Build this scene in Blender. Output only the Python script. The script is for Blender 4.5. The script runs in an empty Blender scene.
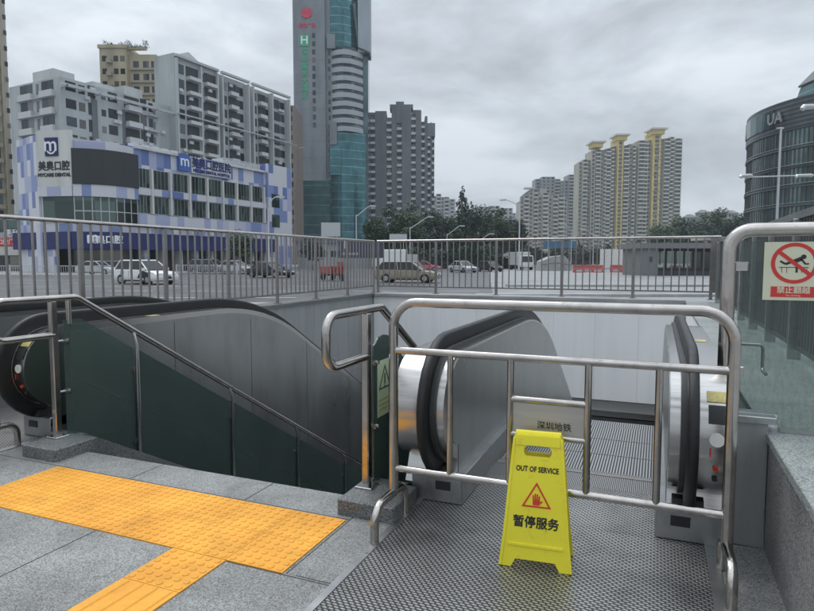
import bpy, math, random
from mathutils import Vector, Matrix
random.seed(7)
sc = bpy.context.scene
PI = math.pi
# ------------------------------------------------------------------ camera
H = 1.4; YAW = math.radians(22.6); PITCH = math.atan(45.5/604)
FWD = Vector((-math.sin(YAW)*math.cos(PITCH), math.cos(YAW)*math.cos(PITCH), -math.sin(PITCH)))
RGT = Vector((math.cos(YAW), math.sin(YAW), 0)); UPV = RGT.cross(FWD)
FH = Vector((-math.sin(YAW), math.cos(YAW), 0))
cam_d = bpy.data.cameras.new('camera'); cam = bpy.data.objects.new('camera', cam_d)
sc.collection.objects.link(cam); sc.camera = cam
cam_d.sensor_width = 36; cam_d.lens = 604/814*36; cam_d.clip_start = .05; cam_d.clip_end = 6000
cam.matrix_world = Matrix(((RGT.x, UPV.x, -FWD.x, 0), (RGT.y, UPV.y, -FWD.y, 0), (RGT.z, UPV.z, -FWD.z, H), (0, 0, 0, 1)))
# ------------------------------------------------------------------ world
SUN_EL, SUN_AZ = math.radians(62), math.radians(-60)
world = bpy.data.worlds.new("World"); sc.world = world; world.use_nodes = True
nt = world.node_tree; N = nt.nodes; L = nt.links; N.clear()
def wn(t, **k):
    n = N.new(t)
    for a, b in k.items(): setattr(n, a, b)
    return n
wo = wn('ShaderNodeOutputWorld')
sky = wn('ShaderNodeTexSky', sky_type='NISHITA', sun_disc=False, sun_elevation=SUN_EL, sun_rotation=SUN_AZ)
bgs = wn('ShaderNodeBackground'); bgs.inputs[1].default_value = .05; L.new(sky.outputs[0], bgs.inputs[0])
tc = wn('ShaderNodeTexCoord'); mp = wn('ShaderNodeMapping'); mp.inputs['Scale'].default_value = (1.0, 1.0, 2.6)
mp.inputs['Location'].default_value = (.37, .18, .1)
L.new(tc.outputs['Generated'], mp.inputs[0])
n1 = wn('ShaderNodeTexNoise'); n1.inputs['Scale'].default_value = 2.7; n1.inputs['Detail'].default_value = 9; n1.inputs['Roughness'].default_value = .58
n1.inputs['Distortion'].default_value = .25
L.new(mp.outputs[0], n1.inputs['Vector'])
cr = wn('ShaderNodeValToRGB')
cr.color_ramp.elements[0].position = .35; cr.color_ramp.elements[0].color = (.262, .284, .310, 1)
cr.color_ramp.elements[1].position = .63; cr.color_ramp.elements[1].color = (.475, .512, .548, 1)
e = cr.color_ramp.elements.new(.5); e.color = (.36, .394, .428, 1)
L.new(n1.outputs['Fac'], cr.inputs[0])
bgc = wn('ShaderNodeBackground'); L.new(cr.outputs[0], bgc.inputs[0])
sx = wn('ShaderNodeSeparateXYZ'); L.new(tc.outputs['Generated'], sx.inputs[0])
zr = wn('ShaderNodeMapRange'); zr.inputs[1].default_value = 0.0; zr.inputs[2].default_value = 1.0; zr.inputs[3].default_value = 1.02; zr.inputs[4].default_value = 3.1
zp = wn('ShaderNodeMath', operation='POWER'); zp.inputs[1].default_value = 1.7; zp.use_clamp = True; L.new(sx.outputs[2], zp.inputs[0])
L.new(zp.outputs[0], zr.inputs[0]); L.new(zr.outputs[0], bgc.inputs[1])
mx = wn('ShaderNodeMixShader'); mx.inputs[0].default_value = .93
L.new(bgs.outputs[0], mx.inputs[1]); L.new(bgc.outputs[0], mx.inputs[2]); L.new(mx.outputs[0], wo.inputs[0])
# ------------------------------------------------------------------ sun (behind cloud)
sd = bpy.data.lights.new('sun', 'SUN'); sd.energy = .9; sd.angle = math.radians(30); sd.color = (1, .97, .93)
sun = bpy.data.objects.new('sun', sd); sc.collection.objects.link(sun)
sun.rotation_euler = (math.radians(90)-SUN_EL, 0, PI-SUN_AZ)
sc.view_settings.view_transform = 'Standard'; sc.view_settings.look = 'None'
sc.view_settings.exposure = 0.58; sc.view_settings.gamma = 1; sc.view_settings.use_curve_mapping = False

# ================================================================== helpers
C = sc.collection
def cw(px, v, py=260.0):
    """point seen in direction (px, py) at horizontal forward distance v, in (u right, v forward, z)"""
    d = FWD + RGT*((px-407)/604) - UPV*((py-305.5)/604)
    t = v/d.dot(FH)
    return d.dot(RGT)*t, v, H+d.z*t
def W(px, v, z=-.2):
    u, v, _ = cw(px, v); p = RGT*u+FH*v
    return Vector((p.x, p.y, z))
def U(px, v, py=260.): return cw(px, v, py)[0]
def Zh(py, v, px=407): return cw(px, v, py)[2]

MATS = {}
def mat(name, col, rough=.6, metal=0., var=.12, scale=6., bump=0., bscale=None, col2=None, spec=.5, emit=None, detail=4, stretch=(1, 1, 1), rvar=0):
    m = bpy.data.materials.new(name); m.use_nodes = True; t = m.node_tree; n = t.nodes; l = t.links
    b = n['Principled BSDF']
    b.inputs['Roughness'].default_value = rough; b.inputs['Metallic'].default_value = metal
    b.inputs['Specular IOR Level'].default_value = spec
    co = n.new('ShaderNodeTexCoord'); ma = n.new('ShaderNodeMapping'); ma.inputs['Scale'].default_value = stretch
    l.new(co.outputs['Object'], ma.inputs[0])
    no = n.new('ShaderNodeTexNoise'); no.inputs['Scale'].default_value = scale; no.inputs['Detail'].default_value = detail
    l.new(ma.outputs[0], no.inputs['Vector'])
    r = n.new('ShaderNodeValToRGB'); r.color_ramp.elements[0].position = .3; r.color_ramp.elements[1].position = .7
    c2 = col2 or tuple(min(1, c*(1+var)) for c in col)
    c1 = col if col2 else tuple(c*(1-var) for c in col)
    r.color_ramp.elements[0].color = (*c1, 1); r.color_ramp.elements[1].color = (*c2, 1)
    l.new(no.outputs['Fac'], r.inputs[0]); l.new(r.outputs[0], b.inputs['Base Color'])
    if rvar:
        mr = n.new('ShaderNodeMapRange'); mr.inputs[3].default_value = max(.02, rough-rvar); mr.inputs[4].default_value = rough+rvar
        l.new(no.outputs['Fac'], mr.inputs[0]); l.new(mr.outputs[0], b.inputs['Roughness'])
    if bump:
        n2 = n.new('ShaderNodeTexNoise'); n2.inputs['Scale'].default_value = bscale or scale; n2.inputs['Detail'].default_value = 3
        l.new(ma.outputs[0], n2.inputs['Vector'])
        bp = n.new('ShaderNodeBump'); bp.inputs['Strength'].default_value = bump; bp.inputs['Distance'].default_value = .01
        l.new(n2.outputs['Fac'], bp.inputs['Height']); l.new(bp.outputs[0], b.inputs['Normal'])
    if emit:
        b.inputs['Emission Color'].default_value = (*emit, 1); b.inputs['Emission Strength'].default_value = 1
    MATS[name] = m
    return m

def glassmat(name, tint, refl=.06, rough=.02, dirt=.0, dirtcol=(.5, .55, .55), dmin=.35, ns=55):
    m = bpy.data.materials.new(name); m.use_nodes = True; t = m.node_tree; n = t.nodes; l = t.links; n.clear()
    out = n.new('ShaderNodeOutputMaterial'); tr = n.new('ShaderNodeBsdfTransparent'); tr.inputs[0].default_value = (*tint, 1)
    gl = n.new('ShaderNodeBsdfGlossy'); gl.inputs['Roughness'].default_value = rough; gl.inputs[0].default_value = (.9, .95, .95, 1)
    fr = n.new('ShaderNodeFresnel'); fr.inputs[0].default_value = 1.45
    mx = n.new('ShaderNodeMixShader'); l.new(fr.outputs[0], mx.inputs[0]); l.new(tr.outputs[0], mx.inputs[1]); l.new(gl.outputs[0], mx.inputs[2])
    last = mx
    if dirt:
        df = n.new('ShaderNodeBsdfDiffuse'); df.inputs[0].default_value = (*dirtcol, 1)
        co = n.new('ShaderNodeTexCoord'); ma = n.new('ShaderNodeMapping'); ma.inputs['Scale'].default_value = (1, 1, .35)
        no = n.new('ShaderNodeTexNoise'); no.inputs['Scale'].default_value = ns; no.inputs['Detail'].default_value = 5
        l.new(co.outputs['Object'], ma.inputs[0]); l.new(ma.outputs[0], no.inputs['Vector'])
        mr = n.new('ShaderNodeMapRange'); mr.inputs[1].default_value = .45; mr.inputs[2].default_value = .75; mr.inputs[3].default_value = dirt*dmin; mr.inputs[4].default_value = dirt
        l.new(no.outputs['Fac'], mr.inputs[0])
        m2 = n.new('ShaderNodeMixShader'); l.new(mr.outputs[0], m2.inputs[0]); l.new(mx.outputs[0], m2.inputs[1]); l.new(df.outputs[0], m2.inputs[2]); last = m2
    l.new(last.outputs[0], out.inputs[0]); MATS[name] = m
    return m

class MB:
    def __init__(s): s.v = []; s.f = []; s.mi = []
    def add(s, vs, fs, mi=0, M=None):
        o = len(s.v)
        s.v += [tuple(M @ Vector(v)) if M else tuple(v) for v in vs]
        s.f += [tuple(i+o for i in f) for f in fs]; s.mi += [mi]*len(fs)
        return s
    def box(s, x0, x1, y0, y1, z0, z1, mi=0, M=None):
        vs = [(x0, y0, z0), (x1, y0, z0), (x1, y1, z0), (x0, y1, z0), (x0, y0, z1), (x1, y0, z1), (x1, y1, z1), (x0, y1, z1)]
        return s.add(vs, [(0, 3, 2, 1), (4, 5, 6, 7), (0, 1, 5, 4), (1, 2, 6, 5), (2, 3, 7, 6), (3, 0, 4, 7)], mi, M)
    def bevbox(s, x0, x1, y0, y1, z0, z1, b=.01, mi=0, M=None):
        # box with a chamfered top rim and vertical edges
        def ring(x0, x1, y0, y1, z, b):
            return [(x0+b, y0, z), (x1-b, y0, z), (x1, y0+b, z), (x1, y1-b, z), (x1-b, y1, z), (x0+b, y1, z), (x0, y1-b, z), (x0, y0+b, z)]
        vs = ring(x0, x1, y0, y1, z0, b)+ring(x0, x1, y0, y1, z1-b, b)+ring(x0+b, x1-b, y0+b, y1-b, z1, b*.4)
        fs = [tuple(range(7, -1, -1)), tuple(range(16, 24))]
        for k in (0, 8):
            for i in range(8): j = (i+1) % 8; fs.append((k+i, k+j, k+8+j, k+8+i))
        return s.add(vs, fs, mi, M)
    def prism(s, poly, h0, h1, axis='z', mi=0, M=None, cap=True):
        # poly: 2-D points; extruded between h0 and h1 along axis.  axis x: poly=(y,z); y: poly=(x,z); z: poly=(x,y)
        n = len(poly)
        g = {'z': lambda p, h: (p[0], p[1], h), 'x': lambda p, h: (h, p[0], p[1]), 'y': lambda p, h: (p[0], h, p[1])}[axis]
        vs = [g(p, h0) for p in poly]+[g(p, h1) for p in poly]
        fs = [(i, (i+1) % n, n+(i+1) % n, n+i) for i in range(n)]
        if cap: fs += [tuple(range(n-1, -1, -1)), tuple(range(n, 2*n))]
        return s.add(vs, fs, mi, M)
    def cyl(s, p0, p1, r0, r1=None, n=12, mi=0, cap=True):
        return s.tube([p0, p1], r0, n, mi=mi, r1=r1, cap=cap)
    def tube(s, pts, r, n=10, mi=0, r1=None, sec=None, cap=True, up=None):
        pts = [Vector(p) for p in pts]; m = len(pts)
        prev = None; rings = []
        for i, p in enumerate(pts):
            if i == 0: t = pts[1]-p
            elif i == m-1: t = p-pts[i-1]
            else: t = (pts[i+1]-p).normalized()+(p-pts[i-1]).normalized()
            t.normalize()
            if prev is None:
                ref = Vector(up) if up else (Vector((0, 0, 1)) if abs(t.z) < .9 else Vector((1, 0, 0)))
                a = t.cross(ref).normalized()
            else:
                a = (prev - t*prev.dot(t)).normalized()
            prev = a; b = t.cross(a)
            rr = r if r1 is None else r+(r1-r)*i/(m-1)
            if sec: rings.append([p+a*q[0]+b*q[1] for q in sec])
            else: rings.append([p+a*math.cos(2*PI*k/n)*rr+b*math.sin(2*PI*k/n)*rr for k in range(n)])
        k = len(rings[0]); vs = [v for rg in rings for v in rg]; fs = []
        for i in range(m-1):
            for j in range(k):
                fs.append((i*k+j, i*k+(j+1) % k, (i+1)*k+(j+1) % k, (i+1)*k+j))
        if cap: fs += [tuple(range(k-1, -1, -1)), tuple((m-1)*k+j for j in range(k))]
        return s.add(vs, fs, mi)
    def obj(s, name, m, parent=None, smooth=False, loc=None):
        me = bpy.data.meshes.new(name); me.from_pydata(s.v, [], s.f)
        ms = m if isinstance(m, (list, tuple)) else [m]
        for q in ms: me.materials.append(MATS[q] if isinstance(q, str) else q)
        if len(ms) > 1: me.polygons.foreach_set('material_index', s.mi)
        if smooth:
            me.polygons.foreach_set('use_smooth', [True]*len(me.polygons))
            me.set_sharp_from_angle(angle=math.radians(38))
        me.update()
        o = bpy.data.objects.new(name, me); C.objects.link(o)
        if parent: o.parent = parent
        if loc: o.location = loc
        return o
def fillet(pts, R, n=5):
    pts = [Vector(p) for p in pts]; out = [pts[0]]
    for i in range(1, len(pts)-1):
        a, p, b = pts[i-1], pts[i], pts[i+1]
        u = (a-p).normalized(); w = (b-p).normalized(); ang = u.angle(w)
        d = min(R/math.tan(ang/2), (a-p).length*.49, (b-p).length*.49); r = d*math.tan(ang/2)
        c = p+(u+w).normalized()*(r/math.sin(ang/2)); s0 = p+u*d-c; s1 = p+w*d-c
        for k in range(n+1):
            t = k/n; th = s0.angle(s1)
            out.append(c+(s0*math.sin((1-t)*th)+s1*math.sin(t*th))/math.sin(th) if th > 1e-3 else p)
    out.append(pts[-1]); return out
def thing(name, label, cat, loc=(0, 0, 0), rz=0., group=None):
    o = bpy.data.objects.new(name, None); C.objects.link(o); o.location = loc; o.rotation_euler = (0, 0, rz)
    o.empty_display_size = .2
    o['label'] = label; o['category'] = cat
    if group: o['group'] = group
    return o
def tag(o, label, cat, group=None):
    o['label'] = label; o['category'] = cat
    if group: o['group'] = group
    return o
def struct(o): o['kind'] = 'structure'; return o
def child(o, parent): o.parent = parent; return o
CH = {}
def dup(o, loc=None, parent=None, rz=None, label=None):
    c = o.copy(); C.objects.link(c)
    if loc is not None: c.location = loc
    if rz is not None: c.rotation_euler = (0, 0, rz)
    if parent is not None: c.parent = parent
    if label: c['label'] = label
    for k in list(o.children): dup(k, parent=c)
    return c
def rep(src, loc, parent):
    c = src.copy(); C.objects.link(c); c.location = loc; c.parent = parent; return c
def text(name, body, size, m, parent, M, extrude=.002, bold=0., align='CENTER', xs=1.0):
    cu = bpy.data.curves.new(name, 'FONT'); cu.body = body; cu.size = size; cu.extrude = extrude; cu.align_x = align; cu.align_y = 'CENTER'
    cu.resolution_u = 2
    if body.isascii(): cu.space_character = 1.0
    o = bpy.data.objects.new(name, cu); C.objects.link(o)
    dg = bpy.context.evaluated_depsgraph_get(); me = bpy.data.meshes.new_from_object(o.evaluated_get(dg))
    bpy.data.objects.remove(o); bpy.data.curves.remove(cu)
    if bold:
        import bmesh
        bm = bmesh.new()
        for i, (ax, ay) in enumerate(((0, 0), (1, .3), (-1, -.3), (.3, 1), (-.3, -1))):
            t = me.copy(); t.transform(Matrix.Translation((ax*bold, ay*bold, i*extrude*.06))); bm.from_mesh(t); bpy.data.meshes.remove(t)
        bm.to_mesh(me); bm.free()
    me.transform(M @ Matrix.Diagonal((xs, 1, 1, 1))); me.materials.clear(); me.materials.append(MATS[m]); me.name = name
    o = bpy.data.objects.new(name, me); C.objects.link(o); o.parent = parent
    return o
def RX(a): return Matrix.Rotation(a, 4, 'X')
def RZ(a): return Matrix.Rotation(a, 4, 'Z')
def T(*v): return Matrix.Translation(v)

# ================================================================== materials
mat('asphalt', (.085, .088, .092), .42, var=.22, scale=1.2, bump=.3, bscale=60, rvar=.15, detail=8)
mat('wet_concrete', (.25, .255, .26), .45, var=.15, scale=.8, bump=.1, bscale=30, rvar=.15, detail=8)
mat('paint_white', (.62, .62, .6), .6, var=.2, scale=8)
mat('paving', (.27, .27, .265), .7, var=.1, scale=2)
mat('concrete', (.33, .335, .335), .7, var=.12, scale=2.2, bump=.12, bscale=40)
mat('light_concrete', (.46, .47, .47), .65, var=.07, scale=1.3, stretch=(3, 3, .4))
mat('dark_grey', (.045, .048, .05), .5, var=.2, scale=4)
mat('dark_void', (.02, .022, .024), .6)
mat('rubber', (.008, .009, .010), .36, var=.4, scale=40, bump=.35, bscale=220)
mat('brushed', (.47, .46, .45), .22, 1., var=.08, scale=30, stretch=(.3, 6, 6), rvar=.08)
mat('tube_steel', (.47, .44, .415), .17, 1., var=.14, scale=9, stretch=(1, 1, 1), rvar=.09, detail=8)
mat('plate_steel', (.46, .44, .42), .5, .6, var=.06, scale=20, stretch=(.2, 4, 4))
mat('dull_steel', (.40, .41, .415), .42, 1., var=.1, scale=3, stretch=(2, 2, .6), rvar=.1)
mat('clad_panel', (.33, .345, .345), .30, .82, var=.10, scale=1.6, rvar=.09, detail=7, stretch=(1, 1, .5))
mat('white_panel', (.86, .865, .87), .5, var=.02, scale=.9, stretch=(1.5, 1.5, .3), spec=.4)
mat('grey_panel', (.33, .345, .35), .4, .3, var=.06, scale=1.2)
mat('step_metal', (.22, .225, .23), .38, .8, var=.1, scale=6)
mat('comb_yellow', (.22, .21, .19), .5, var=.25, scale=18)
mat('yellow_plastic', (.84, .74, .04), .33, var=.05, scale=5, rvar=.06)
mat('ink', (.02, .02, .022), .5, var=0)
mat('red_ink', (.62, .04, .02), .5, var=.05)
mat('red_sign', (.55, .035, .03), .35, var=.05)
mat('cream_sign', (.60, .60, .45), .35, var=.04)
mat('sign_white', (.72, .7, .66), .4, var=.03)
mat('label_yellow', (.50, .44, .16), .4, var=.2, scale=60)
mat('label_green', (.50, .60, .40), .35, var=.06)
mat('slat_metal', (.10, .105, .108), .45, .5, var=.15, scale=3)
mat('fence_steel', (.27, .255, .25), .36, .85, var=.15, scale=5, rvar=.1)
mat('galv', (.5, .52, .53), .45, .5, var=.08)
mat('lamp_white', (.52, .54, .56), .45, var=.05)
mat('leaf', (.028, .055, .028), .6, col2=(.055, .095, .042), scale=.7)
mat('leaf_dark', (.018, .038, .024), .6, col2=(.038, .068, .036), scale=.7)
mat('bark', (.09, .07, .055), .9, var=.3, scale=5)
mat('bar_white', (.68, .69, .7), .5, var=.06)
mat('car_tyre', (.02, .02, .02), .8)
mat('car_glass', (.02, .025, .028), .08, var=.1)
mat('headlight', (.7, .72, .74), .15)
mat('taillight', (.4, .02, .02), .2)
for nm, c in dict(white=(.72, .73, .74), black=(.02, .021, .024), grey=(.14, .15, .16), gold=(.25, .22, .165), silver=(.45, .46, .47), red=(.30, .06, .05), blue=(.05, .12, .3), pink=(.5, .12, .18)).items():
    mat('car_'+nm, c, .22, var=.03)
glassmat('stair_glass', (.62, .76, .70), dirt=.34, dirtcol=(.15, .20, .185), dmin=.75, ns=2)
glassmat('clear_glass', (.74, .79, .775), dirt=.24, dirtcol=(.15, .18, .175))
def nodemat(name):
    m = bpy.data.materials.new(name); m.use_nodes = True; t = m.node_tree; MATS[name] = m
    co = t.nodes.new('ShaderNodeTexCoord')
    def nn(ty, **k):
        x = t.nodes.new(ty)
        for a, b in k.items(): setattr(x, a, b)
        return x
    def lk(a, b): t.links.new(a, b)
    def mth(op, a, b=None, c=None):
        x = t.nodes.new('ShaderNodeMath'); x.operation = op
        for i, q in enumerate((a, b, c)):
            if q is None: continue
            if isinstance(q, (int, float)): x.inputs[i].default_value = q
            else: lk(q, x.inputs[i])
        return x.outputs[0]
    return t.nodes['Principled BSDF'], co.outputs['Object'], nn, lk, mth
def granite(name, lo, hi, rough=.55, dirt=.25):
    b, co, nn, lk, mth = nodemat(name)
    v = nn('ShaderNodeTexVoronoi'); v.inputs['Scale'].default_value = 210; lk(co, v.inputs['Vector'])
    r = nn('ShaderNodeValToRGB'); el = r.color_ramp.elements; r.color_ramp.interpolation = 'LINEAR'
    el[0].position = .12; el[0].color = (*[c*.5 for c in lo], 1); el[1].position = .9; el[1].color = (*hi, 1)
    x = el.new(.35); x.color = (*lo, 1)
    sep = nn('ShaderNodeSeparateColor'); lk(v.outputs['Color'], sep.inputs[0]); lk(sep.outputs[0], r.inputs[0])
    n = nn('ShaderNodeTexNoise'); n.inputs['Scale'].default_value = 1.7; n.inputs['Detail'].default_value = 6; lk(co, n.inputs['Vector'])
    mr = nn('ShaderNodeMapRange'); mr.inputs[1].default_value = .35; mr.inputs[2].default_value = .7; mr.inputs[3].default_value = 1-dirt; mr.inputs[4].default_value = 1.08; lk(n.outputs['Fac'], mr.inputs[0])
    m = nn('ShaderNodeVectorMath', operation='SCALE'); lk(r.outputs[0], m.inputs[0]); lk(mr.outputs[0], m.inputs['Scale'])
    lk(m.outputs[0], b.inputs['Base Color'])
    mr2 = nn('ShaderNodeMapRange'); mr2.inputs[3].default_value = rough+.2; mr2.inputs[4].default_value = rough-.25; lk(n.outputs['Fac'], mr2.inputs[0]); lk(mr2.outputs[0], b.inputs['Roughness'])
    bp = nn('ShaderNodeBump'); bp.inputs['Strength'].default_value = .25; bp.inputs['Distance'].default_value = .002; lk(v.outputs['Distance'], bp.inputs['Height']); lk(bp.outputs[0], b.inputs['Normal'])
granite('granite', (.225, .23, .226), (.35, .355, .35), dirt=.32)
granite('granite_dark', (.10, .105, .108), (.24, .25, .25), .5)
granite('granite_green', (.27, .30, .29), (.40, .43, .42), .5)
def platemat():
    b, co, nn, lk, mth = nodemat('floor_plate')
    s = nn('ShaderNodeSeparateXYZ'); lk(co, s.inputs[0])
    X, Y = s.outputs[0], s.outputs[1]
    u = mth('MULTIPLY', X, 1/.030); v = mth('MULTIPLY', Y, 1/.0165)
    row = mth('FLOOR', v); odd = mth('MULTIPLY', mth('MODULO', mth('ABSOLUTE', row), 2.), .5)
    fu = mth('SUBTRACT', mth('FRACT', mth('ADD', mth('ADD', u, odd), 400.)), .5); fv = mth('SUBTRACT', mth('FRACT', mth('ADD', v, 400.)), .5)
    fvs = mth('ADD', fv, mth('MULTIPLY', fu, .25))
    d = mth('ADD', mth('POWER', mth('MULTIPLY', fu, 2.3), 2.), mth('POWER', mth('MULTIPLY', fvs, 3.2), 2.))
    k = nn('ShaderNodeMapRange'); k.inputs[1].default_value = .6; k.inputs[2].default_value = 1.1; k.inputs[3].default_value = 1; k.inputs[4].default_value = 0; k.clamp = True; lk(d, k.inputs[0])
    n = nn('ShaderNodeTexNoise'); n.inputs['Scale'].default_value = 2.3; n.inputs['Detail'].default_value = 6; lk(co, n.inputs['Vector'])
    mr = nn('ShaderNodeMapRange'); mr.inputs[1].default_value = .3; mr.inputs[2].default_value = .7; mr.inputs[3].default_value = .75; mr.inputs[4].default_value = 1.1; lk(n.outputs['Fac'], mr.inputs[0])
    r = nn('ShaderNodeMixRGB'); r.inputs[1].default_value = (.085, .085, .086, 1); r.inputs[2].default_value = (.50, .50, .49, 1); lk(k.outputs[0], r.inputs[0])
    m = nn('ShaderNodeVectorMath', operation='SCALE'); lk(r.outputs[0], m.inputs[0]); lk(mr.outputs[0], m.inputs['Scale'])
    lk(m.outputs[0], b.inputs['Base Color']); b.inputs['Metallic'].default_value = .75
    mr2 = nn('ShaderNodeMapRange'); mr2.inputs[3].default_value = .55; mr2.inputs[4].default_value = .22; lk(n.outputs['Fac'], mr2.inputs[0]); lk(mr2.outputs[0], b.inputs['Roughness'])
    bp = nn('ShaderNodeBump'); bp.inputs['Strength'].default_value = .6; bp.inputs['Distance'].default_value = .003; lk(k.outputs[0], bp.inputs['Height']); lk(bp.outputs[0], b.inputs['Normal'])
platemat()
def groovemat(name, pitch, hi=(.42, .43, .44), lo=(.02, .02, .02)):
    b, co, nn, lk, mth = nodemat(name)
    s = nn('ShaderNodeSeparateXYZ'); lk(co, s.inputs[0])
    f = mth('ABSOLUTE', mth('SUBTRACT', mth('FRACT', mth('ADD', mth('MULTIPLY', s.outputs[0], 1/pitch), 400.)), .5))
    k = nn('ShaderNodeMapRange'); k.inputs[1].default_value = .2; k.inputs[2].default_value = .3; lk(f, k.inputs[0])
    r = nn('ShaderNodeMixRGB'); r.inputs[1].default_value = (*hi, 1); r.inputs[2].default_value = (*lo, 1); lk(k.outputs[0], r.inputs[0])
    lk(r.outputs[0], b.inputs['Base Color']); b.inputs['Metallic'].default_value = .7; b.inputs['Roughness'].default_value = .4
groovemat('step_groove', .0185)
groovemat('comb_groove', .011, (.40, .40, .40))
def tactile():
    b, co, nn, lk, mth = nodemat('tactile_orange')
    n = nn('ShaderNodeTexNoise'); n.inputs['Scale'].default_value = 2.6; n.inputs['Detail'].default_value = 7; lk(co, n.inputs['Vector'])
    r = nn('ShaderNodeValToRGB'); el = r.color_ramp.elements; el[0].position = .3; el[0].color = (.64, .27, .018, 1); el[1].position = .72; el[1].color = (.82, .395, .04, 1)
    lk(n.outputs['Fac'], r.inputs[0]); lk(r.outputs[0], b.inputs['Base Color']); b.inputs['Roughness'].default_value = .62
    n2 = nn('ShaderNodeTexNoise'); n2.inputs['Scale'].default_value = 160; lk(co, n2.inputs['Vector'])
    bp = nn('ShaderNodeBump'); bp.inputs['Strength'].default_value = .3; bp.inputs['Distance'].default_value = .002; lk(n2.outputs['Fac'], bp.inputs['Height']); lk(bp.outputs[0], b.inputs['Normal'])
tactile()
def checker(name, w, h, ramp, rough=.35, seed=0.):
    """glazed facade panels, a colour per panel; uses object x+y along the wall and z"""
    b, co, nn, lk, mth = nodemat(name)
    s = nn('ShaderNodeSeparateXYZ'); lk(co, s.inputs[0])
    a = mth('FLOOR', mth('MULTIPLY', mth('ADD', s.outputs[0], mth('MULTIPLY', s.outputs[1], 1.0)), 1/w)); c = mth('FLOOR', mth('MULTIPLY', mth('ADD', s.outputs[2], .05), 1/h))
    cb = nn('ShaderNodeCombineXYZ'); lk(a, cb.inputs[0]); lk(c, cb.inputs[1]); cb.inputs[2].default_value = seed
    wn_ = nn('ShaderNodeTexWhiteNoise', noise_dimensions='3D'); lk(cb.outputs[0], wn_.inputs['Vector'])
    r = nn('ShaderNodeValToRGB'); r.color_ramp.interpolation = 'CONSTANT'; el = r.color_ramp.elements
    el[0].position = 0; el[0].color = (*ramp[0][1], 1); el[1].position = ramp[1][0]; el[1].color = (*ramp[1][1], 1)
    for p, q in ramp[2:]: x = el.new(p); x.color = (*q, 1)
    lk(wn_.outputs['Value'], r.inputs[0]); lk(r.outputs[0], b.inputs['Base Color']); b.inputs['Roughness'].default_value = rough
RAMP = [(0, (.56, .57, .62)), (.50, (.36, .39, .55)), (.66, (.19, .25, .46)), (.82, (.47, .49, .60)), (.91, (.11, .16, .38))]
checker('blue_tiles', 1.25, 2.1, RAMP)
checker('blue_band', 1.3, 9., RAMP, seed=3.)
def rows(name, period, lo, hi, frac=.5, rough=.3, axis=2, metal=0.):
    b, co, nn, lk, mth = nodemat(name)
    s = nn('ShaderNodeSeparateXYZ'); lk(co, s.inputs[0])
    f = mth('FRACT', mth('ADD', mth('MULTIPLY', s.outputs[axis], 1/period), 400.))
    k = mth('GREATER_THAN', f, frac)
    n = nn('ShaderNodeTexNoise'); n.inputs['Scale'].default_value = .35; n.inputs['Detail'].default_value = 3; lk(co, n.inputs['Vector'])
    mr = nn('ShaderNodeMapRange'); mr.inputs[1].default_value = .3; mr.inputs[2].default_value = .7; mr.inputs[3].default_value = .7; mr.inputs[4].default_value = 1.3; lk(n.outputs['Fac'], mr.inputs[0])
    r = nn('ShaderNodeMixRGB'); r.inputs[1].default_value = (*lo, 1); r.inputs[2].default_value = (*hi, 1); lk(k, r.inputs[0])
    m = nn('ShaderNodeVectorMath', operation='SCALE'); lk(r.outputs[0], m.inputs[0]); lk(mr.outputs[0], m.inputs['Scale'])
    lk(m.outputs[0], b.inputs['Base Color']); b.inputs['Roughness'].default_value = rough; b.inputs['Metallic'].default_value = metal

# ================================================================== setting: ground, road, platform
GZ = -.2
def ring_sheet(name, hole, ext, z, m):
    x0, x1, y0, y1 = hole; a0, a1, b0, b1 = ext
    mb = MB(); v = [(a0, b0, z), (a1, b0, z), (a1, b1, z), (a0, b1, z), (x0, y0, z), (x1, y0, z), (x1, y1, z), (x0, y1, z)]
    mb.add(v, [(0, 1, 5, 4), (1, 2, 6, 5), (2, 3, 7, 6), (3, 0, 4, 7)])
    return struct(mb.obj(name, m))
ring_sheet('ground', (-6.5, 1.0, .2, 13.3), (-3000, 3000, -1500, 4500), GZ, 'paving')
def strip_pts(pts, z, name, m):     # a ground polygon given in (u, v) camera-aligned metres
    mb = MB(); vs = []
    for u, v in pts:
        p = RGT*u+FH*v; vs.append((p.x, p.y, z))
    mb.add(vs, [tuple(range(len(vs)))]); return struct(mb.obj(name, m))
strip_pts([(-160, 19), (200, 15.2), (260, 60), (60, 62), (60, 500), (-8, 500), (-30, 64), (-160, 72)], GZ+.004, 'road', 'asphalt')
strip_pts([(3.2, 22), (34, 20), (40, 100), (14, 104)], GZ+.008, 'pavement', 'wet_concrete')
mb = MB()
for v in (25.5, 31, 36.5, 42):      # dashed lane lines
    for i in range(28):
        u0 = -70+i*4.2
        if u0 > 2: break
        p = [RGT*a+FH*b for a, b in ((u0, v), (u0+2.3, v), (u0+2.3, v+.16), (u0, v+.16))]
        mb.add([(q.x, q.y, GZ+.010) for q in p], [(0, 1, 2, 3)])
for v in (21.5, 47.5):
    p = [RGT*a+FH*b for a, b in ((-80, v), (2.5, v), (2.5, v+.18), (-80, v+.18))]
    mb.add([(q.x, q.y, GZ+.010) for q in p], [(0, 1, 2, 3)])
struct(mb.obj('road_markings', 'paint_white'))
mb = MB()
for (a, b, c, d) in ((3.0, 26, 36, 26.6), (6., 36, 38, 37), (-80, 19.3, 3, 21.0)):
    p = [RGT*x+FH*y for x, y in ((a, b), (c, b+(.0)), (c, d), (a, d))]
    mb.prism([(q.x, q.y) for q in p], GZ, GZ+.13)
struct(mb.obj('kerb', 'concrete'))

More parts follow.
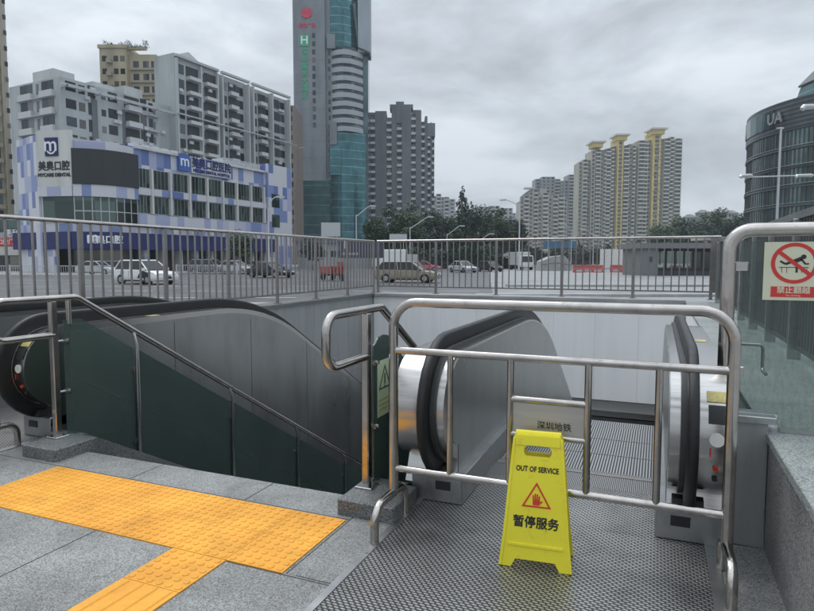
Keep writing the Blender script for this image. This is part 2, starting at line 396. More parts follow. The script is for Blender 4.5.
mb = MB()
PX1, PX2 = -4.44, -1.262            # platform between the two floor plates
mb.box(PX1, PX2, -5, 3.1, GZ+.001, 0)
mb.box(.302, .51, -5, 3.28, GZ+.001, 0)
mb.box(-6.25, PX1, -5, .9, GZ+.001, 0); mb.box(PX2, .302, -5, .9, GZ+.001, 0)
plat = struct(mb.obj('platform', 'granite'))
# joints between the granite slabs, as thin dark inlays 
mb = MB()
for x in (-2.656, -3.7, ): mb.box(x-.0025, x+.0025, -5, 2.18, -.01, .0015)
mb.box(-1.45, -1.2625, 2.197, 2.202, -.01, .0015); mb.box(-1.82, -1.2625, 2.181, 2.186, -.01, .0015)
mb.box(PX1, -2.14, 1.3, 1.305, -.01, .0015); mb.box(-1.82, PX2, 1.3, 1.305, -.01, .0015)
mb.box(PX1, -1.5, 2.80, 2.805, -.01, .0015); mb.box(-1.502, -1.497, 2.2, 3.1, -.01, .0015); mb.box(-3.1, -3.095, 2.805, 3.1, -.01, .0015); mb.box(-2.2, -2.195, 2.805, 3.1, -.01, .0015)
struct(mb.obj('paving_joints', 'dark_grey'))
# tactile paving -------------------------------------------------------------
def tactile_tiles():
    root = thing('tactile_paving', 'orange tactile paving strip with raised dots in front of the stairs', 'tactile paving', (-2.6, 2.48, 0))
    mb = MB(); Z0 = .002; X0, X1, Y0, Y1 = -3.72, -1.514, 2.185, 2.785
    def tile(x0, x1, y0, y1, kind):
        g = .0015
        mb.box(x0+g, x1-g, y0+g, y1-g, .0, .006)
        w, h = x1-x0, y1-y0
        if kind == 'dots':
            n = 6
            for i in range(n):
                for j in range(n):
                    cx, cy = x0+w*(i+.5)/n, y0+h*(j+.5)/n; vs = []
                    for r, z in ((.0165, .006), (.0145, .0095), (.009, .0110)):
                        vs += [(cx+r*math.cos(2*PI*k/8), cy+r*math.sin(2*PI*k/8), z) for k in range(8)]
                    fs = [(q*8+k, q*8+(k+1) % 8, q*8+8+(k+1) % 8, q*8+8+k) for q in (0, 1) for k in range(8)]+[tuple(range(16, 24))]
                    mb.add(vs, fs)
        else:
            for i in range(4):
                cx = x0+w*(i+.5)/4
                mb.prism([(cx-.018, .006), (cx+.018, .006), (cx+.012, .011), (cx-.012, .011)], y0+.012, y1-.012, axis='y')
    nx = 7; w = (X1-X0-.0)/nx
    for i in range(nx):
        for j in range(2): tile(X0+w*i, X0+w*(i+1), Y0+.3*j, Y0+.3*(j+1), 'dots')
    o = mb.obj('warning_strip', 'tactile_orange', root); o.location = (2.6, -2.48, 0)
    mb.__init__()
    tile(-2.14, -1.822, 1.885, 2.183, 'dots')
    for j in range(12): tile(-2.14, -1.822, 1.885-.3*(j+1), 1.885-.3*j, 'bars')
    o = mb.obj('guide_path', 'tactile_orange', root); o.location = (2.6, -2.48, 0)
tactile_tiles()

# ================================================================== the well
SL = .577
YE = 16.5
def slope_z(y, z0, y0): return z0-(y-y0)*SL
wl = thing('retaining_wall', 'grey panelled retaining wall below the long railing on the left of the escalators', 'wall', (-6.4, 6, 0))
def panels(root, axis, fixed, a0, a1, z0, z1, n, m, th=.02, sign=1, zsplit=None, org=(0, 0, 0)):
    mb = MB(); w = (a1-a0)/n
    zs = [z0]+(zsplit or [])+[z1]
    for i in range(n):
        for k in range(len(zs)-1):
            p, q = a0+i*w+.0015, a0+(i+1)*w-.0015; za, zb = zs[k]+.0015, zs[k+1]-.0015
            if axis == 'y': mb.box(min(fixed, fixed+sign*th), max(fixed, fixed+sign*th), p, q, za, zb)
            else: mb.box(p, q, min(fixed, fixed+sign*th), max(fixed, fixed+sign*th), za, zb)
    o = mb.obj('panel_cladding', m, root); o.location = tuple(-c for c in org); return o
def sub(name, mb, m, root, smooth=False):
    o = mb.obj(name, m, root, smooth); o.location = tuple(-c for c in root.location); return o
sub('core', MB().box(-6.5, -6.27, -3, 13.3, -7.5, .56), 'concrete', wl)
panels(wl, 'y', -6.27, 1.0, 13.0, -7.4, .558, 9, 'grey_panel', .02, 1, [-4.9, -2.4, -.6], org=wl.location)
sub('coping', MB().bevbox(-6.62, -6.2, -3, 13.42, .56, .62, .008), 'granite_dark', wl)
fw = thing('end_wall', 'white panelled wall closing the far end of the escalator well', 'wall', (-2.7, 13.1, 0))
sub('core', MB().box(-6.27, .53, 12.95, 13.3, -1.5, .56), 'concrete', fw)
panels(fw, 'x', 12.95, -6.24, .5, -1.49, .558, 8, 'white_panel', .02, -1, org=fw.location)
sub('coping', MB().bevbox(-6.195, .5, 12.86, 13.42, .56, .62, .008), 'concrete', fw)
rw = thing('parapet_wall', 'granite faced parapet wall with a wide top along the right of the well', 'wall', (.8, 4, 0))
sub('granite_facing', MB().box(.51, .53, -4, 3.28, 0, .53), 'granite', rw)
sub('core', MB().box(.53, 1.2, -4, 13.3, -7.5, .53), 'concrete', rw)
panels(rw, 'y', .53, 3.42, 12.9, -7.4, .52, 7, 'white_panel', .02, -1, [-3.5], org=rw.location)
mb = MB()
yy = -4.0
while yy < 13.2:
    y2 = min(13.42, yy+1.6); mb.bevbox(.50, 1.2, yy+.002, y2-.002, .53, .57, .004); yy = y2
sub('coping', mb, 'granite_green', rw)
cwl = thing('cross_wall', 'short grey stone wall beside the right escalator carrying the framed glass panel', 'wall', (.4, 3.34, 0))
sub('core', MB().box(.30, .506, 3.29, 3.41, 0, .615), 'grey_panel', cwl)
sub('coping', MB().bevbox(.285, .54, 3.275, 3.43, .617, .65, .004), 'dull_steel', cwl)
# tunnel beyond the end wall
tn = thing('underpass', 'dark underground concourse opening below the white end wall', 'underpass', (-2.7, 15, -4))
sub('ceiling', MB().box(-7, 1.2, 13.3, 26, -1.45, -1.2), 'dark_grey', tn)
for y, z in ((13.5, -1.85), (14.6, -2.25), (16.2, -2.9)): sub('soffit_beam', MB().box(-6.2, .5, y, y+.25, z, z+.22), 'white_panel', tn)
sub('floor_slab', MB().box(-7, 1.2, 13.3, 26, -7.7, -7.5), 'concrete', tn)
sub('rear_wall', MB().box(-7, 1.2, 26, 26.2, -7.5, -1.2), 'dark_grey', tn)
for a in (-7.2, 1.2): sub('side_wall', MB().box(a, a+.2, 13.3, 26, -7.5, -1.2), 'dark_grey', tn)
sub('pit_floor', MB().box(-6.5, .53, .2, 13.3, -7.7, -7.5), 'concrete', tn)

# stairs -----------------------------------------------------------------------
st = thing('staircase', 'grey granite stairs going down between the two escalators', 'stairs', (-2.8, 3.1, 0))
riser = .152; tread = riser/SL
nst = 44
stepm = None
for i in range(nst):
    y = 3.1+i*tread; z = -(i+1)*riser
    if stepm is None:
        mb = MB(); mb.box(-1.22, 1.22, 0, tread+.02, -.16, 0, 0); mb.box(-1.22, 1.22, .03, .07, 0, .003, 1)
        stepm = mb.obj('step', ['granite_dark', 'dark_grey'], st); stepm.location = (0, y-3.1, z)
    else: rep(stepm, (0, y-3.1, z), st)
mb = MB()
for xa, xb in ((-4.30, -4.025), (-1.575, -1.34)):
    mb.prism([(3.12, .075), (3.12, -.6), (YE, -.6-(YE-3.1)*SL), (YE, .085-(YE-3.25)*SL), (3.25, .075)], xa, xb, axis='x')
sub('stringer', mb, 'granite_dark', st)
mb = MB(); mb.prism([(3.1, -.5), (3.1, -.7), (YE, -.7-(YE-3.1)*SL), (YE, -.5-(YE-3.1)*SL)], -4.02, -1.58, axis='x')
sub('soffit', mb, 'concrete', st)

def stair_rail(name, label, X, sx):
    """glass balustrade of the stairs at plane x = X; sx = side (+1/-1) the clamps stand on"""
    r = thing(name, label, 'balustrade', (X, 3.07, 0))
    def S(n, mb, m, smooth=False): return sub(n, mb, m, r, smooth)
    top = 1.12
    pts = fillet([(X, 3.07, .85), (X, 2.62, .85), (X, 2.62, top), (X, 3.27, top), (X, 15.4, top-(15.4-3.27)*.592)], .09, 6)
    S('handrail', MB().tube(pts, .0245, 14), 'tube_steel', True)
    S('post', MB().bevbox(X-.022, X+.022, 3.045, 3.095, .09, top-.02, .006), 'tube_steel')
    if sx < 0: S('short_post', MB().cyl((X, 3.2, .92), (X, 3.2, top-.01), .02, n=10), 'tube_steel', True)
    S('post_flange', MB().bevbox(X-.055, X+.055, 3.015, 3.125, .085, .10, .004), 'brushed')
    # block
    S('plinth', MB().bevbox(X-.07, X+.27, 2.84, 3.18, .001, .088, .006), 'granite_dark')
    ys = [3.14, 3.80, 5.02, 6.24, 7.46, 8.68, 9.9, 11.12, 12.34, 13.5]
    gx = X-sx*.0
    def gt(y): return (top-.17 if y <= 3.3 else top-.17-(y-3.3)*.592)
    def gb(y): return (-.03 if y < 3.2 else .0-(y-3.2)*SL)
    for a, b in zip(ys[:-1], ys[1:]):
        p = [(a+.012, gb(a)), (b-.012, gb(b)), (b-.012, gt(b))]
        if a < 3.3 and sx > 0: p += [(3.42, gt(3.42)), (3.36, gt(3.30)-.01), (3.30, gt(3.30)), (3.22, gt(3.3)-.01), (3.165, gt(3.3)-.05), (a+.012, gt(3.3)-.11)]
        elif a < 3.3: p += [(3.30, gt(3.30)), (a+.012, gt(3.3))]
        else: p += [(a+.012, gt(a))]
        S('glass_pane', MB().prism(p, gx-.006, gx+.006, axis='x'), 'stair_glass')
    for y in ys[1:]:
        S('stanchion', MB().tube([(X-sx*.035, y, gb(y)), (X-sx*.035, y, gt(y)+.03), (X, y, gt(y)+.15)], .015, 8), 'brushed', True)
        for f in (.2, .82):
            mb = MB(); z = gb(y)+(gt(y)-gb(y))*f
            mb.box(X-.02, X+.02, y-.045, y-.008, z-.012, z+.012); mb.box(X-.02, X+.02, y+.008, y+.045, z-.012, z+.012)
            mb.cyl((X-.03, y-.045, z), (X-.03, y+.045, z), .006, n=8)
            S('glass_clamp', mb, 'brushed')
    for z in (.42, .80):
        mb = MB()
        mb.cyl((X, 3.09, z), (X, 3.17, z), .008, n=8); mb.box(X-.018, X+.018, 3.155, 3.195, z-.015, z+.015)
        mb.cyl((X-.03, 3.175, z), (X+.03, 3.175, z), .011, n=8)
        S('glass_clamp', mb, 'brushed')
    return r
stair_rail('stair_balustrade', 'stair balustrade with long dark green glass, beside the left escalator', -4.09, -1)
sb2 = stair_rail('stair_balustrade', 'stair balustrade with a warning sticker on its glass, ending at the orange strip corner', -1.53, 1)
stk = thing('warning_sticker', 'pale green sticker with a triangle on the glass behind the steel barrier', 'sticker', (-1.522, 3.3, .63))
sub('sheet', MB().box(-1.523, -1.521, 3.2, 3.44, .46, .80), 'label_green', stk)
M0 = Matrix(((0, 0, 1, -1.5195-(-1.522)), (1, 0, 0, 0), (0, 1, 0, 0), (0, 0, 0, 1)))   # x->Y, y->Z, faces +X
def tri_ring(mb, s, t, z0, z1, M, cy=0.):
    def tri(s): return [(-s, cy-s*.58), (s, cy-s*.58), (0, cy+s*1.15)]
    a, b = tri(s), tri(s-t)
    for i in range(3):
        j = (i+1) % 3; mb.prism([a[i], a[j], b[j], b[i]], z0, z1, M=M)
mb = MB(); tri_ring(mb, .082, .012, 0, .0015, M0, .045)
mb.box(-.006, .006, .02, .085, 0, .0015, M=M0); mb.box(-.006, .006, .002, .012, 0, .0015, M=M0)
mb.obj('triangle', 'leaf', stk)
mb = MB()
for i in range(3): mb.box(-.08, .08-.02*i, -.07-.028*i, -.062-.028*i, 0, .001, M=M0)
mb.obj('caption', 'label_yellow', stk)
# ================================================================== escalators
def esc_path(r, top, inset=0., y_end=15.8, inset2=None):
    """outline of the balustrade in (y, z): starts under the newel, round it, along the top and down the slope"""
    cy, cz, R0 = 3.34, .56, .36
    rr = R0-inset; out = []
    for k in range(17):
        a = math.radians(-100-(k*170/16)); rr = R0-(inset if inset2 is None else inset2+(inset-inset2)*(k/16)**2.5); out.append((cy+rr*math.cos(a), cz+rr*math.sin(a)))
    # -100deg .. -270deg(=90deg): top of newel
    R = 3.2; y1 = 5.2; zt = cz+rr
    out.append((4.3, zt)); Rc = R-inset*.0
    for k in range(9):
        a = math.radians(30*k/8); rk = R-inset
        out.append((y1+rk*math.sin(a), .92-inset-rk*(1-math.cos(a))))
    ya, za = out[-1]
    out.append((y_end, za-(y_end-ya)*SL))
    return out
def rounded(w, h, r=.012, n=3):
    pts = []
    for cx, cy, a0 in ((w/2-r, h/2-r, 0), (-w/2+r, h/2-r, 90), (-w/2+r, -h/2+r, 180), (w/2-r, -h/2+r, 270)):
        for k in range(n+1):
            a = math.radians(a0+90*k/n); pts.append((cx+r*math.cos(a), cy+r*math.sin(a)))
    return pts
def escalator(x0, label):
    r = thing('escalator', label, 'escalator', (x0, 0, 0), group='escalators going down')
    hp = esc_path(.36, .92)
    for s in (-1, 1):
        h = thing('balustrade', '', '', (0, 0, 0)); del h['label']; del h['category']; h.parent = r
        xh = s*.655
        mb = MB(); mb.tube([(xh, a, b) for a, b in hp], .04, sec=rounded(.122, .050, .02), up=(1, 0, 0))
        mb.obj('handrail', 'rubber', h, True)
        def slab(inset, xa, xb, name, m, drop=.95, y0=3.22, zb=.10, i2=None):
            p = esc_path(.36, .92, inset, 15.8, i2)
            low = [(15.8, p[-1][1]-drop), (5.4, zb-.0-(drop-.8)*.5), (y0, zb)]
            k = MB().prism(p+low, min(xa, xb), max(xa, xb), axis='x'); o = k.obj(name, m, h, True); return o
        slab(.046, xh-s*.096, xh+s*.03, 'inner_frame', 'brushed', .84)
        slab(.062, xh-s*.100, xh-s*.092, 'inner_panel', 'clad_panel', .72, 3.3, .14, i2=.125)
        slab(.048, xh+s*.0305, xh+s*(.165 if s > 0 else .205), 'outer_deck', 'brushed', 1.3)
        # dark strip painted as the groove's shadow next to the handrail
        slab(.024, xh-s*.05, xh+s*.022, 'groove_shadow', 'dark_grey', .86)
        # outer cladding down to the bottom of the truss, with panel joints
        oo = .165 if s > 0 else .205
        p = esc_path(.36, .92, .10)
        pp = [q for q in p if q[0] > 3.4]
        pp = [(3.42, pp[0][1])]+pp
        low = [(15.8, pp[-1][1]-2.6), (5.4, -1.5), (3.42, -1.2)]
        MB().prism(pp+low, min(xh+s*(oo+.001), xh+s*(oo+.01)), max(xh+s*(oo+.001), xh+s*(oo+.01)), axis='x').obj('outer_cladding', 'clad_panel', h)
        for y in (4.55, 5.75, 6.95, 8.15, 9.35, 10.55):
            zt = (.80 if y < 5.3 else .80-(y-6.1)*SL if y > 6.9 else .72)
            a_, b_ = sorted((xh+s*(oo+.0105), xh+s*(oo+.0115)))
            MB().box(a_, b_, y-.003, y+.003, -1.4-(max(0, y-5.4))*SL, zt).obj('panel_joint', 'dark_grey', h)
        # skirt and brush line
        sk = [(3.45, .0), (3.45, .16), (5.25, .16), (5.7, .09), (15.8, .09-(10.1)*SL), (15.8, -.25-(10.1)*SL), (5.3, -.25)]
        MB().prism(sk, min(xh-s*.10, xh-s*.142), max(xh-s*.10, xh-s*.142), axis='x').obj('skirt', 'dull_steel', h)
        # base box in front of the newel with its slot, and the inlet brush
        xa, xb = sorted((xh-s*.145, xh+s*.165))
        MB().bevbox(xa, xb, 3.22, 3.62, .004, .165, .006).obj('base_box', 'dull_steel', h)
        xi = xh-s*.03
        MB().box(xi-.045, xi+.045, 3.214, 3.2195, .075, .125).obj('slot', 'dark_void', h)
        MB().prism([(3.19, .166), (3.40, .166), (3.36, .23), (3.22, .215)], xh-.072, xh+.072, axis='x').obj('inlet_brush', 'dark_void', h)
        # controls on the front of the outer deck
        cx = xh+s*(.102 if s > 0 else .117)
        def arc(xa, xb, a0, a1, rr, m, name):
            vs = []; n = 6
            for k in range(n+1):
                a = math.radians(a0+(a1-a0)*k/n)
                for x in (xa, xb):
                    for q in (rr, rr+.004): vs.append((x, 3.34-q*math.cos(a), .56+q*math.sin(a)))
            fs = []
            for k in range(n):
                i = k*4; fs += [(i+1, i+3, i+7, i+5), (i, i+4, i+6, i+2), (i, i+1, i+5, i+4), (i+2, i+6, i+7, i+3)]
            fs += [(0, 2, 3, 1), (n*4, n*4+1, n*4+3, n*4+2)]
            return MB().add(vs, fs).obj(name, m, h)
        rr = .313
        if s > 0:
            arc(cx-.043, cx+.045, 36, 46, rr, 'label_yellow', 'rating_label')
            arc(cx-.036, cx+.04, 17, 33, rr, 'dark_void', 'display')
            z = .56+.313*math.sin(math.radians(-38)); y = 3.34-.313*math.cos(math.radians(-38))
            for an, m_, rad, nm in ((4, 'red_ink', .032, 'emblem'), (-22, 'red_ink', .012, 'stop_button'), (-34, 'ink', .012, 'key_switch')):
                a = math.radians(an); c = Vector((cx, 3.34-rr*math.cos(a), .56+rr*math.sin(a))); nrm = Vector((0, -math.cos(a), math.sin(a)))
                k = MB().cyl(c-nrm*.004, c+nrm*(.0025 if rad > .02 else .008), rad, n=20); k.obj(nm, m_ if rad < .02 else 'sign_white', h, True)
            MB().box(cx-.028, cx-.022, 3.022, 3.026, .50, .54).obj('arrow', 'red_ink', h)
            MB().box(cx-.04, cx+.03, 4.3, 4.42, .8725, .8745).obj('deck_sticker', 'label_yellow', h)
    # landing plate and comb
    for ya, yb in ((.9, 2.02), (2.023, 3.20), (3.203, 3.80)): MB().box(-.775, .765, ya, yb, -.05, .0).obj('floor_plate', 'floor_plate', r)
    mb = MB(); mb.box(-.78, -.745, .9, 3.22, .0, .005); mb.box(.735, .79, .9, 3.3, .0, .005); mb.box(-.78, .79, .86, .9, -.02, .005)
    for x in (-.762, .762):
        for y in (1.3, 1.9, 2.5, 3.1): mb.cyl((x, y, .005), (x, y, .008), .008, n=8)
    mb.obj('plate_trim', 'dull_steel', r)
    MB().box(-.53, .53, 3.801, 4.12, -.04, -.004).obj('comb_plate', 'comb_groove', r)
    MB().box(-.53, .53, 4.04, 4.075, -.0035, -.001).obj('comb_line', 'comb_yellow', r)
    src = None; d = .4
    for i in range(28):
        y = 4.12+i*d; z = -.012
        if y > 5.0: z = -.012-(y-5.0)*SL if y > 5.5 else -.012-(y-5.0)**2*.58
        if src is None:
            mb = MB(); mb.box(-.51, .51, 0, d-.004, -.22, 0, 0); mb.box(-.51, .51, .001, .014, 0, .002, 1); mb.box(-.51, -.49, 0, d-.004, 0, .002, 1); mb.box(.49, .51, 0, d-.004, 0, .002, 1)
            src = mb.obj('step', ['step_groove', 'comb_yellow'], r); src.location = (0, y, z)
        else: rep(src, (0, y, z), r)
    k = MB().prism([(3.45, -.06), (3.45, -1.2), (5.3, -1.5), (15.8, -1.5-10.5*SL), (15.8, -.45-10.5*SL), (5.3, -.3)], -.84, .84, axis='x')
    k.obj('truss', 'dark_grey', r)
    return r
escalator(-.49, 'escalator behind the steel barrier and the yellow sign, its grooved steps in view')
escalator(-5.19, 'escalator at the left behind the dark green glass, only its side panels in view')

# ================================================================== barriers
def barrier(x0, label, plate):
    r = thing('barrier', label, 'barrier', (x0, 2.84, 0), group='steel barriers closing the escalators')
    hw = .78
    pts = fillet([(-hw, 0, .17), (-hw, 0, 1.185), (hw, 0, 1.185), (hw, 0, .17)], .13, 8)
    MB().tube(pts, .0245, 16).obj('frame', 'tube_steel', r, True)
    for s in (-1, 1):
        a = fillet([(s*hw, -.235, 0.006), (s*hw, -.235, .18), (s*hw, .15, .18), (s*hw, .15, 0.006)], .085, 8)
        MB().tube(a, .0225, 14).obj('foot', 'tube_steel', r, True)
    for z in (.935, .31): MB().cyl((-hw+.0, 0, z), (hw-.0, 0, z), .0185, n=14).obj('rail', 'tube_steel', r, True)
    for x in (-.47, -.165, .195, .495): MB().cyl((x, 0, .31), (x, 0, .935), .0165, n=12).obj('bar', 'tube_steel', r, True)
    if plate:
        for z in (.735, .565): MB().cyl((-.165, 0, z), (.195, 0, z), .0155, n=12).obj('rail', 'tube_steel', r, True)
        pl = MB().box(-.150, .180, -.004, .004, .579, .721).obj('name_plate', 'plate_steel', r)
        t = text('lettering', '深圳地铁', .040, 'ink', pl, T(.045, -.0045, .618) @ RX(PI/2), .0006, .0006, xs=1.0)
    return r
barrier(-.478, 'tall steel tube barrier with a name plate behind the yellow sign', True)
barrier(-5.20, 'steel tube barrier at the left edge, closing the other escalator', False)

# ================================================================== yellow A-frame sign
def aframe():
    r = thing('floor_sign', 'yellow folding floor sign reading OUT OF SERVICE on the metal plate', 'floor sign', (-.49, 2.757, 0), math.radians(5.5))
    Hh = .605; wb, wt = .163, .112
    lean = math.atan(.075/Hh)
    def face(name, sgn):
        out = [(-wb, 0), (-wb+.055, 0), (-wb+.075, .038), (wb-.075, .038), (wb-.055, 0), (wb, 0), (wb-.016, .15), (wt, Hh-.02), (wt-.015, Hh), (-wt+.015, Hh), (-wt, Hh-.02), (-wb+.016, .15)]
        hole = [(-.052, .505), (.052, .505), (.062, .52), (.062, .54), (.050, .553), (-.050, .553), (-.062, .54), (-.062, .52)]
        # triangulate the plate with its hand hole by bridging: split into left/right halves
        M = T(0, -.075*sgn if sgn > 0 else .075, 0) @ RX((-lean)*sgn)
        if sgn < 0: M = T(0, .085, 0) @ RX(lean)
        else: M = T(0, -.085, 0) @ RX(-lean)
        th = .016
        mb = MB()
        Lp = [(0, .038), (-wb+.075, .038), (-wb+.055, 0), (-wb, 0), (-wb+.016, .15), (-wt, Hh-.02), (-wt+.015, Hh), (0, Hh), (0, .553), (-.050, .553), (-.062, .54), (-.062, .52), (-.052, .505), (0, .505)]
        Rp = [(-x, z) for x, z in reversed(Lp)]
        y0, y1 = (-th, 0) if sgn > 0 else (0, th)
        mb.prism(Lp, y0, y1, axis='y', M=M); mb.prism(Rp, y0, y1, axis='y', M=M)
        yf = -th if sgn > 0 else th
        # raised rims on both edges
        for s in (-1, 1):
            e = [(s*wb, .004), (s*(wb-.016), .15), (s*wt, Hh-.02), (s*(wt-.012), Hh-.02), (s*(wb-.028), .15), (s*(wb-.012), .004)]
            if s < 0: e = e[::-1]
            ya, yb = sorted((yf, yf+(-.005 if sgn > 0 else .005)))
            mb.prism(e, ya, yb, axis='y', M=M)
        ya, yb = sorted((yf, yf+(-.005 if sgn > 0 else .005)))
        mb.prism([(-wt+.012, Hh-.05), (wt-.012, Hh-.05), (wt-.014, Hh-.006), (-wt+.014, Hh-.006)][::1], ya, yb, axis='y', M=M)
        mb.prism([(-wb+.042, .098), (wb-.042, .098), (wb-.040, .108), (-wb+.040, .108)], ya, yb, axis='y', M=M)
        o = mb.obj(name, 'yellow_plastic', r)
        return o, M, yf
    f, M, yf = face('front_panel', 1)
    face('rear_panel', -1)
    MB().cyl((-wt+.01, .0, Hh-.004), (wt-.01, .0, Hh-.004), .013, n=10).obj('hinge', 'yellow_plastic', r)
    P = M @ T(0, yf-.0006, 0) @ RX(PI/2)
    text('lettering', 'OUT OF SERVICE', .034, 'ink', f, P @ T(0, .447, 0), .0008, .0012, xs=.74)
    text('lettering', '暂停服务', .056, 'ink', f, P @ T(0, .205, 0), .0008, .0016, xs=.92)
    mb = MB(); tri_ring(mb, .066, .0125, 0, .001, P, .315)
    mb.obj('warning_triangle', 'red_ink', f)
    mb = MB()      # raised open hand inside the triangle
    def fin(cx, cy, a, l, w):
        q = Matrix.Translation((cx, cy, 0)) @ Matrix.Rotation(a, 4, 'Z')
        n = 5; poly = [(-w/2, 0), (w/2, 0)]+[(w/2*math.cos(PI*k/n), l+w/2*math.sin(PI*k/n)) for k in range(n+1)]
        mb.prism(poly, .0, .0011+.0001*len(mb.f)/40, M=P @ q)
    mb.prism([(-.015, .287), (.014, .287), (.017, .30), (.016, .312), (-.015, .312), (-.017, .30)], 0, .0010, M=P)
    fin(-.0125, .309, .12, .020, .0062); fin(-.0045, .310, .04, .027, .0064); fin(.0035, .310, -.04, .025, .0064); fin(.0115, .309, -.12, .018, .0060)
    fin(.0145, .296, -.85, .014, .0068)
    mb.obj('hand_symbol', 'red_ink', f)
aframe()

# ================================================================== framed glass panel with the no-climbing sign
gp = thing('glass_barrier', 'framed glass panel standing on the wall right of the escalator', 'glass panel', (.315, 3.34, 0))
def G(n, mb, m, sm=False): return sub(n, mb, m, gp, sm)
G('frame', MB().tube(fillet([(.315, 3.34, .0), (.315, 3.34, 1.545), (1.75, 3.34, 1.545), (1.75, 3.34, .57)], .10, 8), .033, 16), 'tube_steel', True)
G('glass_pane', MB().prism([(.365, .655), (.55, .655), (.55, .575), (1.70, .575), (1.70, 1.49), (.365, 1.49)], 3.334, 3.346, axis='y'), 'clear_glass')
G('bottom_channel', MB().box(.56, 1.71, 3.322, 3.3335, .571, .59), 'dull_steel')
for z in (.86, 1.37): G('glass_clamp', MB().bevbox(.34, .40, 3.318, 3.362, z-.022, z+.022, .006), 'brushed')
G('hook', MB().tube(fillet([(.36, 3.50, .97), (.50, 3.50, .97), (.50, 3.50, .84), (.50, 3.38, .84)], .02, 4), .008, 10), 'brushed', True)
sg = thing('prohibition_sign', 'cream sign with a red no-climbing circle on the framed glass', 'sign', (.587, 3.326, 1.35))
def SG(n, mb, m): return mb.obj(n, m, sg)
SG('board', MB().box(-.125, .125, -.003, .003, -.14, .135), 'cream_sign')
mb = MB(); n = 48; ro, ri = .096, .079; MS = T(0, -.0035, 0) @ RX(PI/2); cz = .035
for k in range(n):
    a, b = 2*PI*k/n, 2*PI*(k+1)/n
    mb.prism([(ri*math.cos(a), cz+ri*math.sin(a)), (ro*math.cos(a), cz+ro*math.sin(a)), (ro*math.cos(b), cz+ro*math.sin(b)), (ri*math.cos(b), cz+ri*math.sin(b))], 0, .001, M=MS)
SG('ring', mb, 'red_sign')
q = Matrix.Translation((0, cz, 0)) @ Matrix.Rotation(math.radians(-40), 4, 'Z')
SG('slash', MB().box(-.082, .082, -.0085, .0085, .0002, .0014, M=MS @ q), 'red_sign')
mb = MB()      # climbing figure over a low fence
def limb(a, b, w): 
    a, b = Vector((*a, 0)), Vector((*b, 0)); d = (b-a).normalized(); p = Vector((-d.y, d.x, 0))*w/2
    mb.prism([(a.x+p.x, a.y+p.y), (a.x-p.x, a.y-p.y), (b.x-p.x, b.y-p.y), (b.x+p.x, b.y+p.y)], 0, .0007, M=MS)
mb.prism([(.036+.011*math.cos(t*PI/6), cz+.030+.011*math.sin(t*PI/6)) for t in range(12)], 0, .0007, M=MS)
limb((.028, cz+.022), (-.01, cz+.004), .019); limb((.026, cz+.02), (.044, cz-.004), .008); limb((.044, cz-.004), (.058, cz-.002), .007)
limb((-.008, cz+.008), (-.036, cz-.004), .011); limb((-.036, cz-.004), (-.058, cz+.010), .009); limb((-.006, cz+.004), (.010, cz-.014), .010); limb((.010, cz-.014), (.010, cz-.044), .009)
SG('figure', mb, 'ink')
mb = MB(); mb.box(-.062, .058, cz-.021, cz-.018, 0, .0005, M=MS)
for x in (-.05, -.03, .03, .05): mb.box(x-.001, x+.001, cz-.045, cz-.021, 0, .0005, M=MS)
SG('fence_symbol', mb, 'ink')
pl = SG('caption_board', MB().box(-.092, .092, -.0045, -.0032, -.125, -.075), 'red_sign')
text('lettering', '禁止翻越', .034, 'cream_sign', pl, T(0, -.0047, -.094) @ RX(PI/2), .0005, .0006)
text('lettering', 'No climbing', .012, 'cream_sign', pl, T(0, -.0047, -.117) @ RX(PI/2), .0005)

# ================================================================== railings round the well
def railing(name, label, p0, ang, posts, nb, zc=.62, top=1.85, bot=.775, m='fence_steel'):
    """posts: distances along the run; nb balusters between neighbours"""
    r = thing(name, label, 'railing', (p0[0], p0[1], 0), ang)
    Ln = posts[-1]; s0 = posts[0]
    MB().cyl((s0-.02, 0, top), (Ln+.02, 0, top), .026, n=12).obj('top_rail', 'tube_steel', r, True)
    MB().box(s0, Ln, -.014, .014, bot-.015, bot+.015).obj('bottom_rail', m, r)
    mb = MB(); mb.bevbox(-.03, .03, -.02, .02, zc, top-.01, .004); mb.box(-.06, .06, -.05, .05, zc, zc+.012)
    ps = mb.obj('post', m, r); ps.location = (posts[0], 0, 0)
    for x in posts[1:]: rep(ps, (x, 0, 0), r)
    bs = MB().bevbox(-.0115, .0115, -.0115, .0115, bot, top-.02, .003).obj('baluster', m, r); first = True
    for a, b in zip(posts[:-1], posts[1:]):
        for k in range(1, nb+1):
            x = a+(b-a)*k/(nb+1)
            if first: bs.location = (x, 0, 0); first = False
            else: rep(bs, (x, 0, 0), r)
    return r
railing('railing', 'long steel railing running back along the left side of the well', (-6.36, 0), PI/2, [2.5+1.335*i for i in range(9)], 8)
railing('railing', 'straight steel railing across the far end of the well', (-6.3, 13.2), 0, [0.05]+[.1+1.43*i for i in range(1, 6)]+[7.38], 9)
sf = thing('slat_fence', 'dark slatted metal fence standing on the right parapet behind the glass panel', 'fence', (1.08, 3.5, 0), PI/2)
MB().box(0, 9.6, -.03, .03, 1.74, 1.80).obj('top_rail', 'dull_steel', sf)
MB().box(0, 9.6, -.015, .015, .66, .70).obj('bottom_rail', 'slat_metal', sf)
ss = MB().box(-.019, .019, -.012, .012, .70, 1.74).obj('slat', 'slat_metal', sf)
for i in range(95): 
    if i: rep(ss, (.05+i*.1, 0, 0), sf)
ss.location = (.05, 0, 0)
ps = MB().bevbox(-.03, .03, -.035, .06, .572, 1.74, .004).obj('post', 'dull_steel', sf); ps.location = (.02, 0, 0)
for i in range(1, 9): rep(ps, (.02+i*1.19, 0, 0), sf)
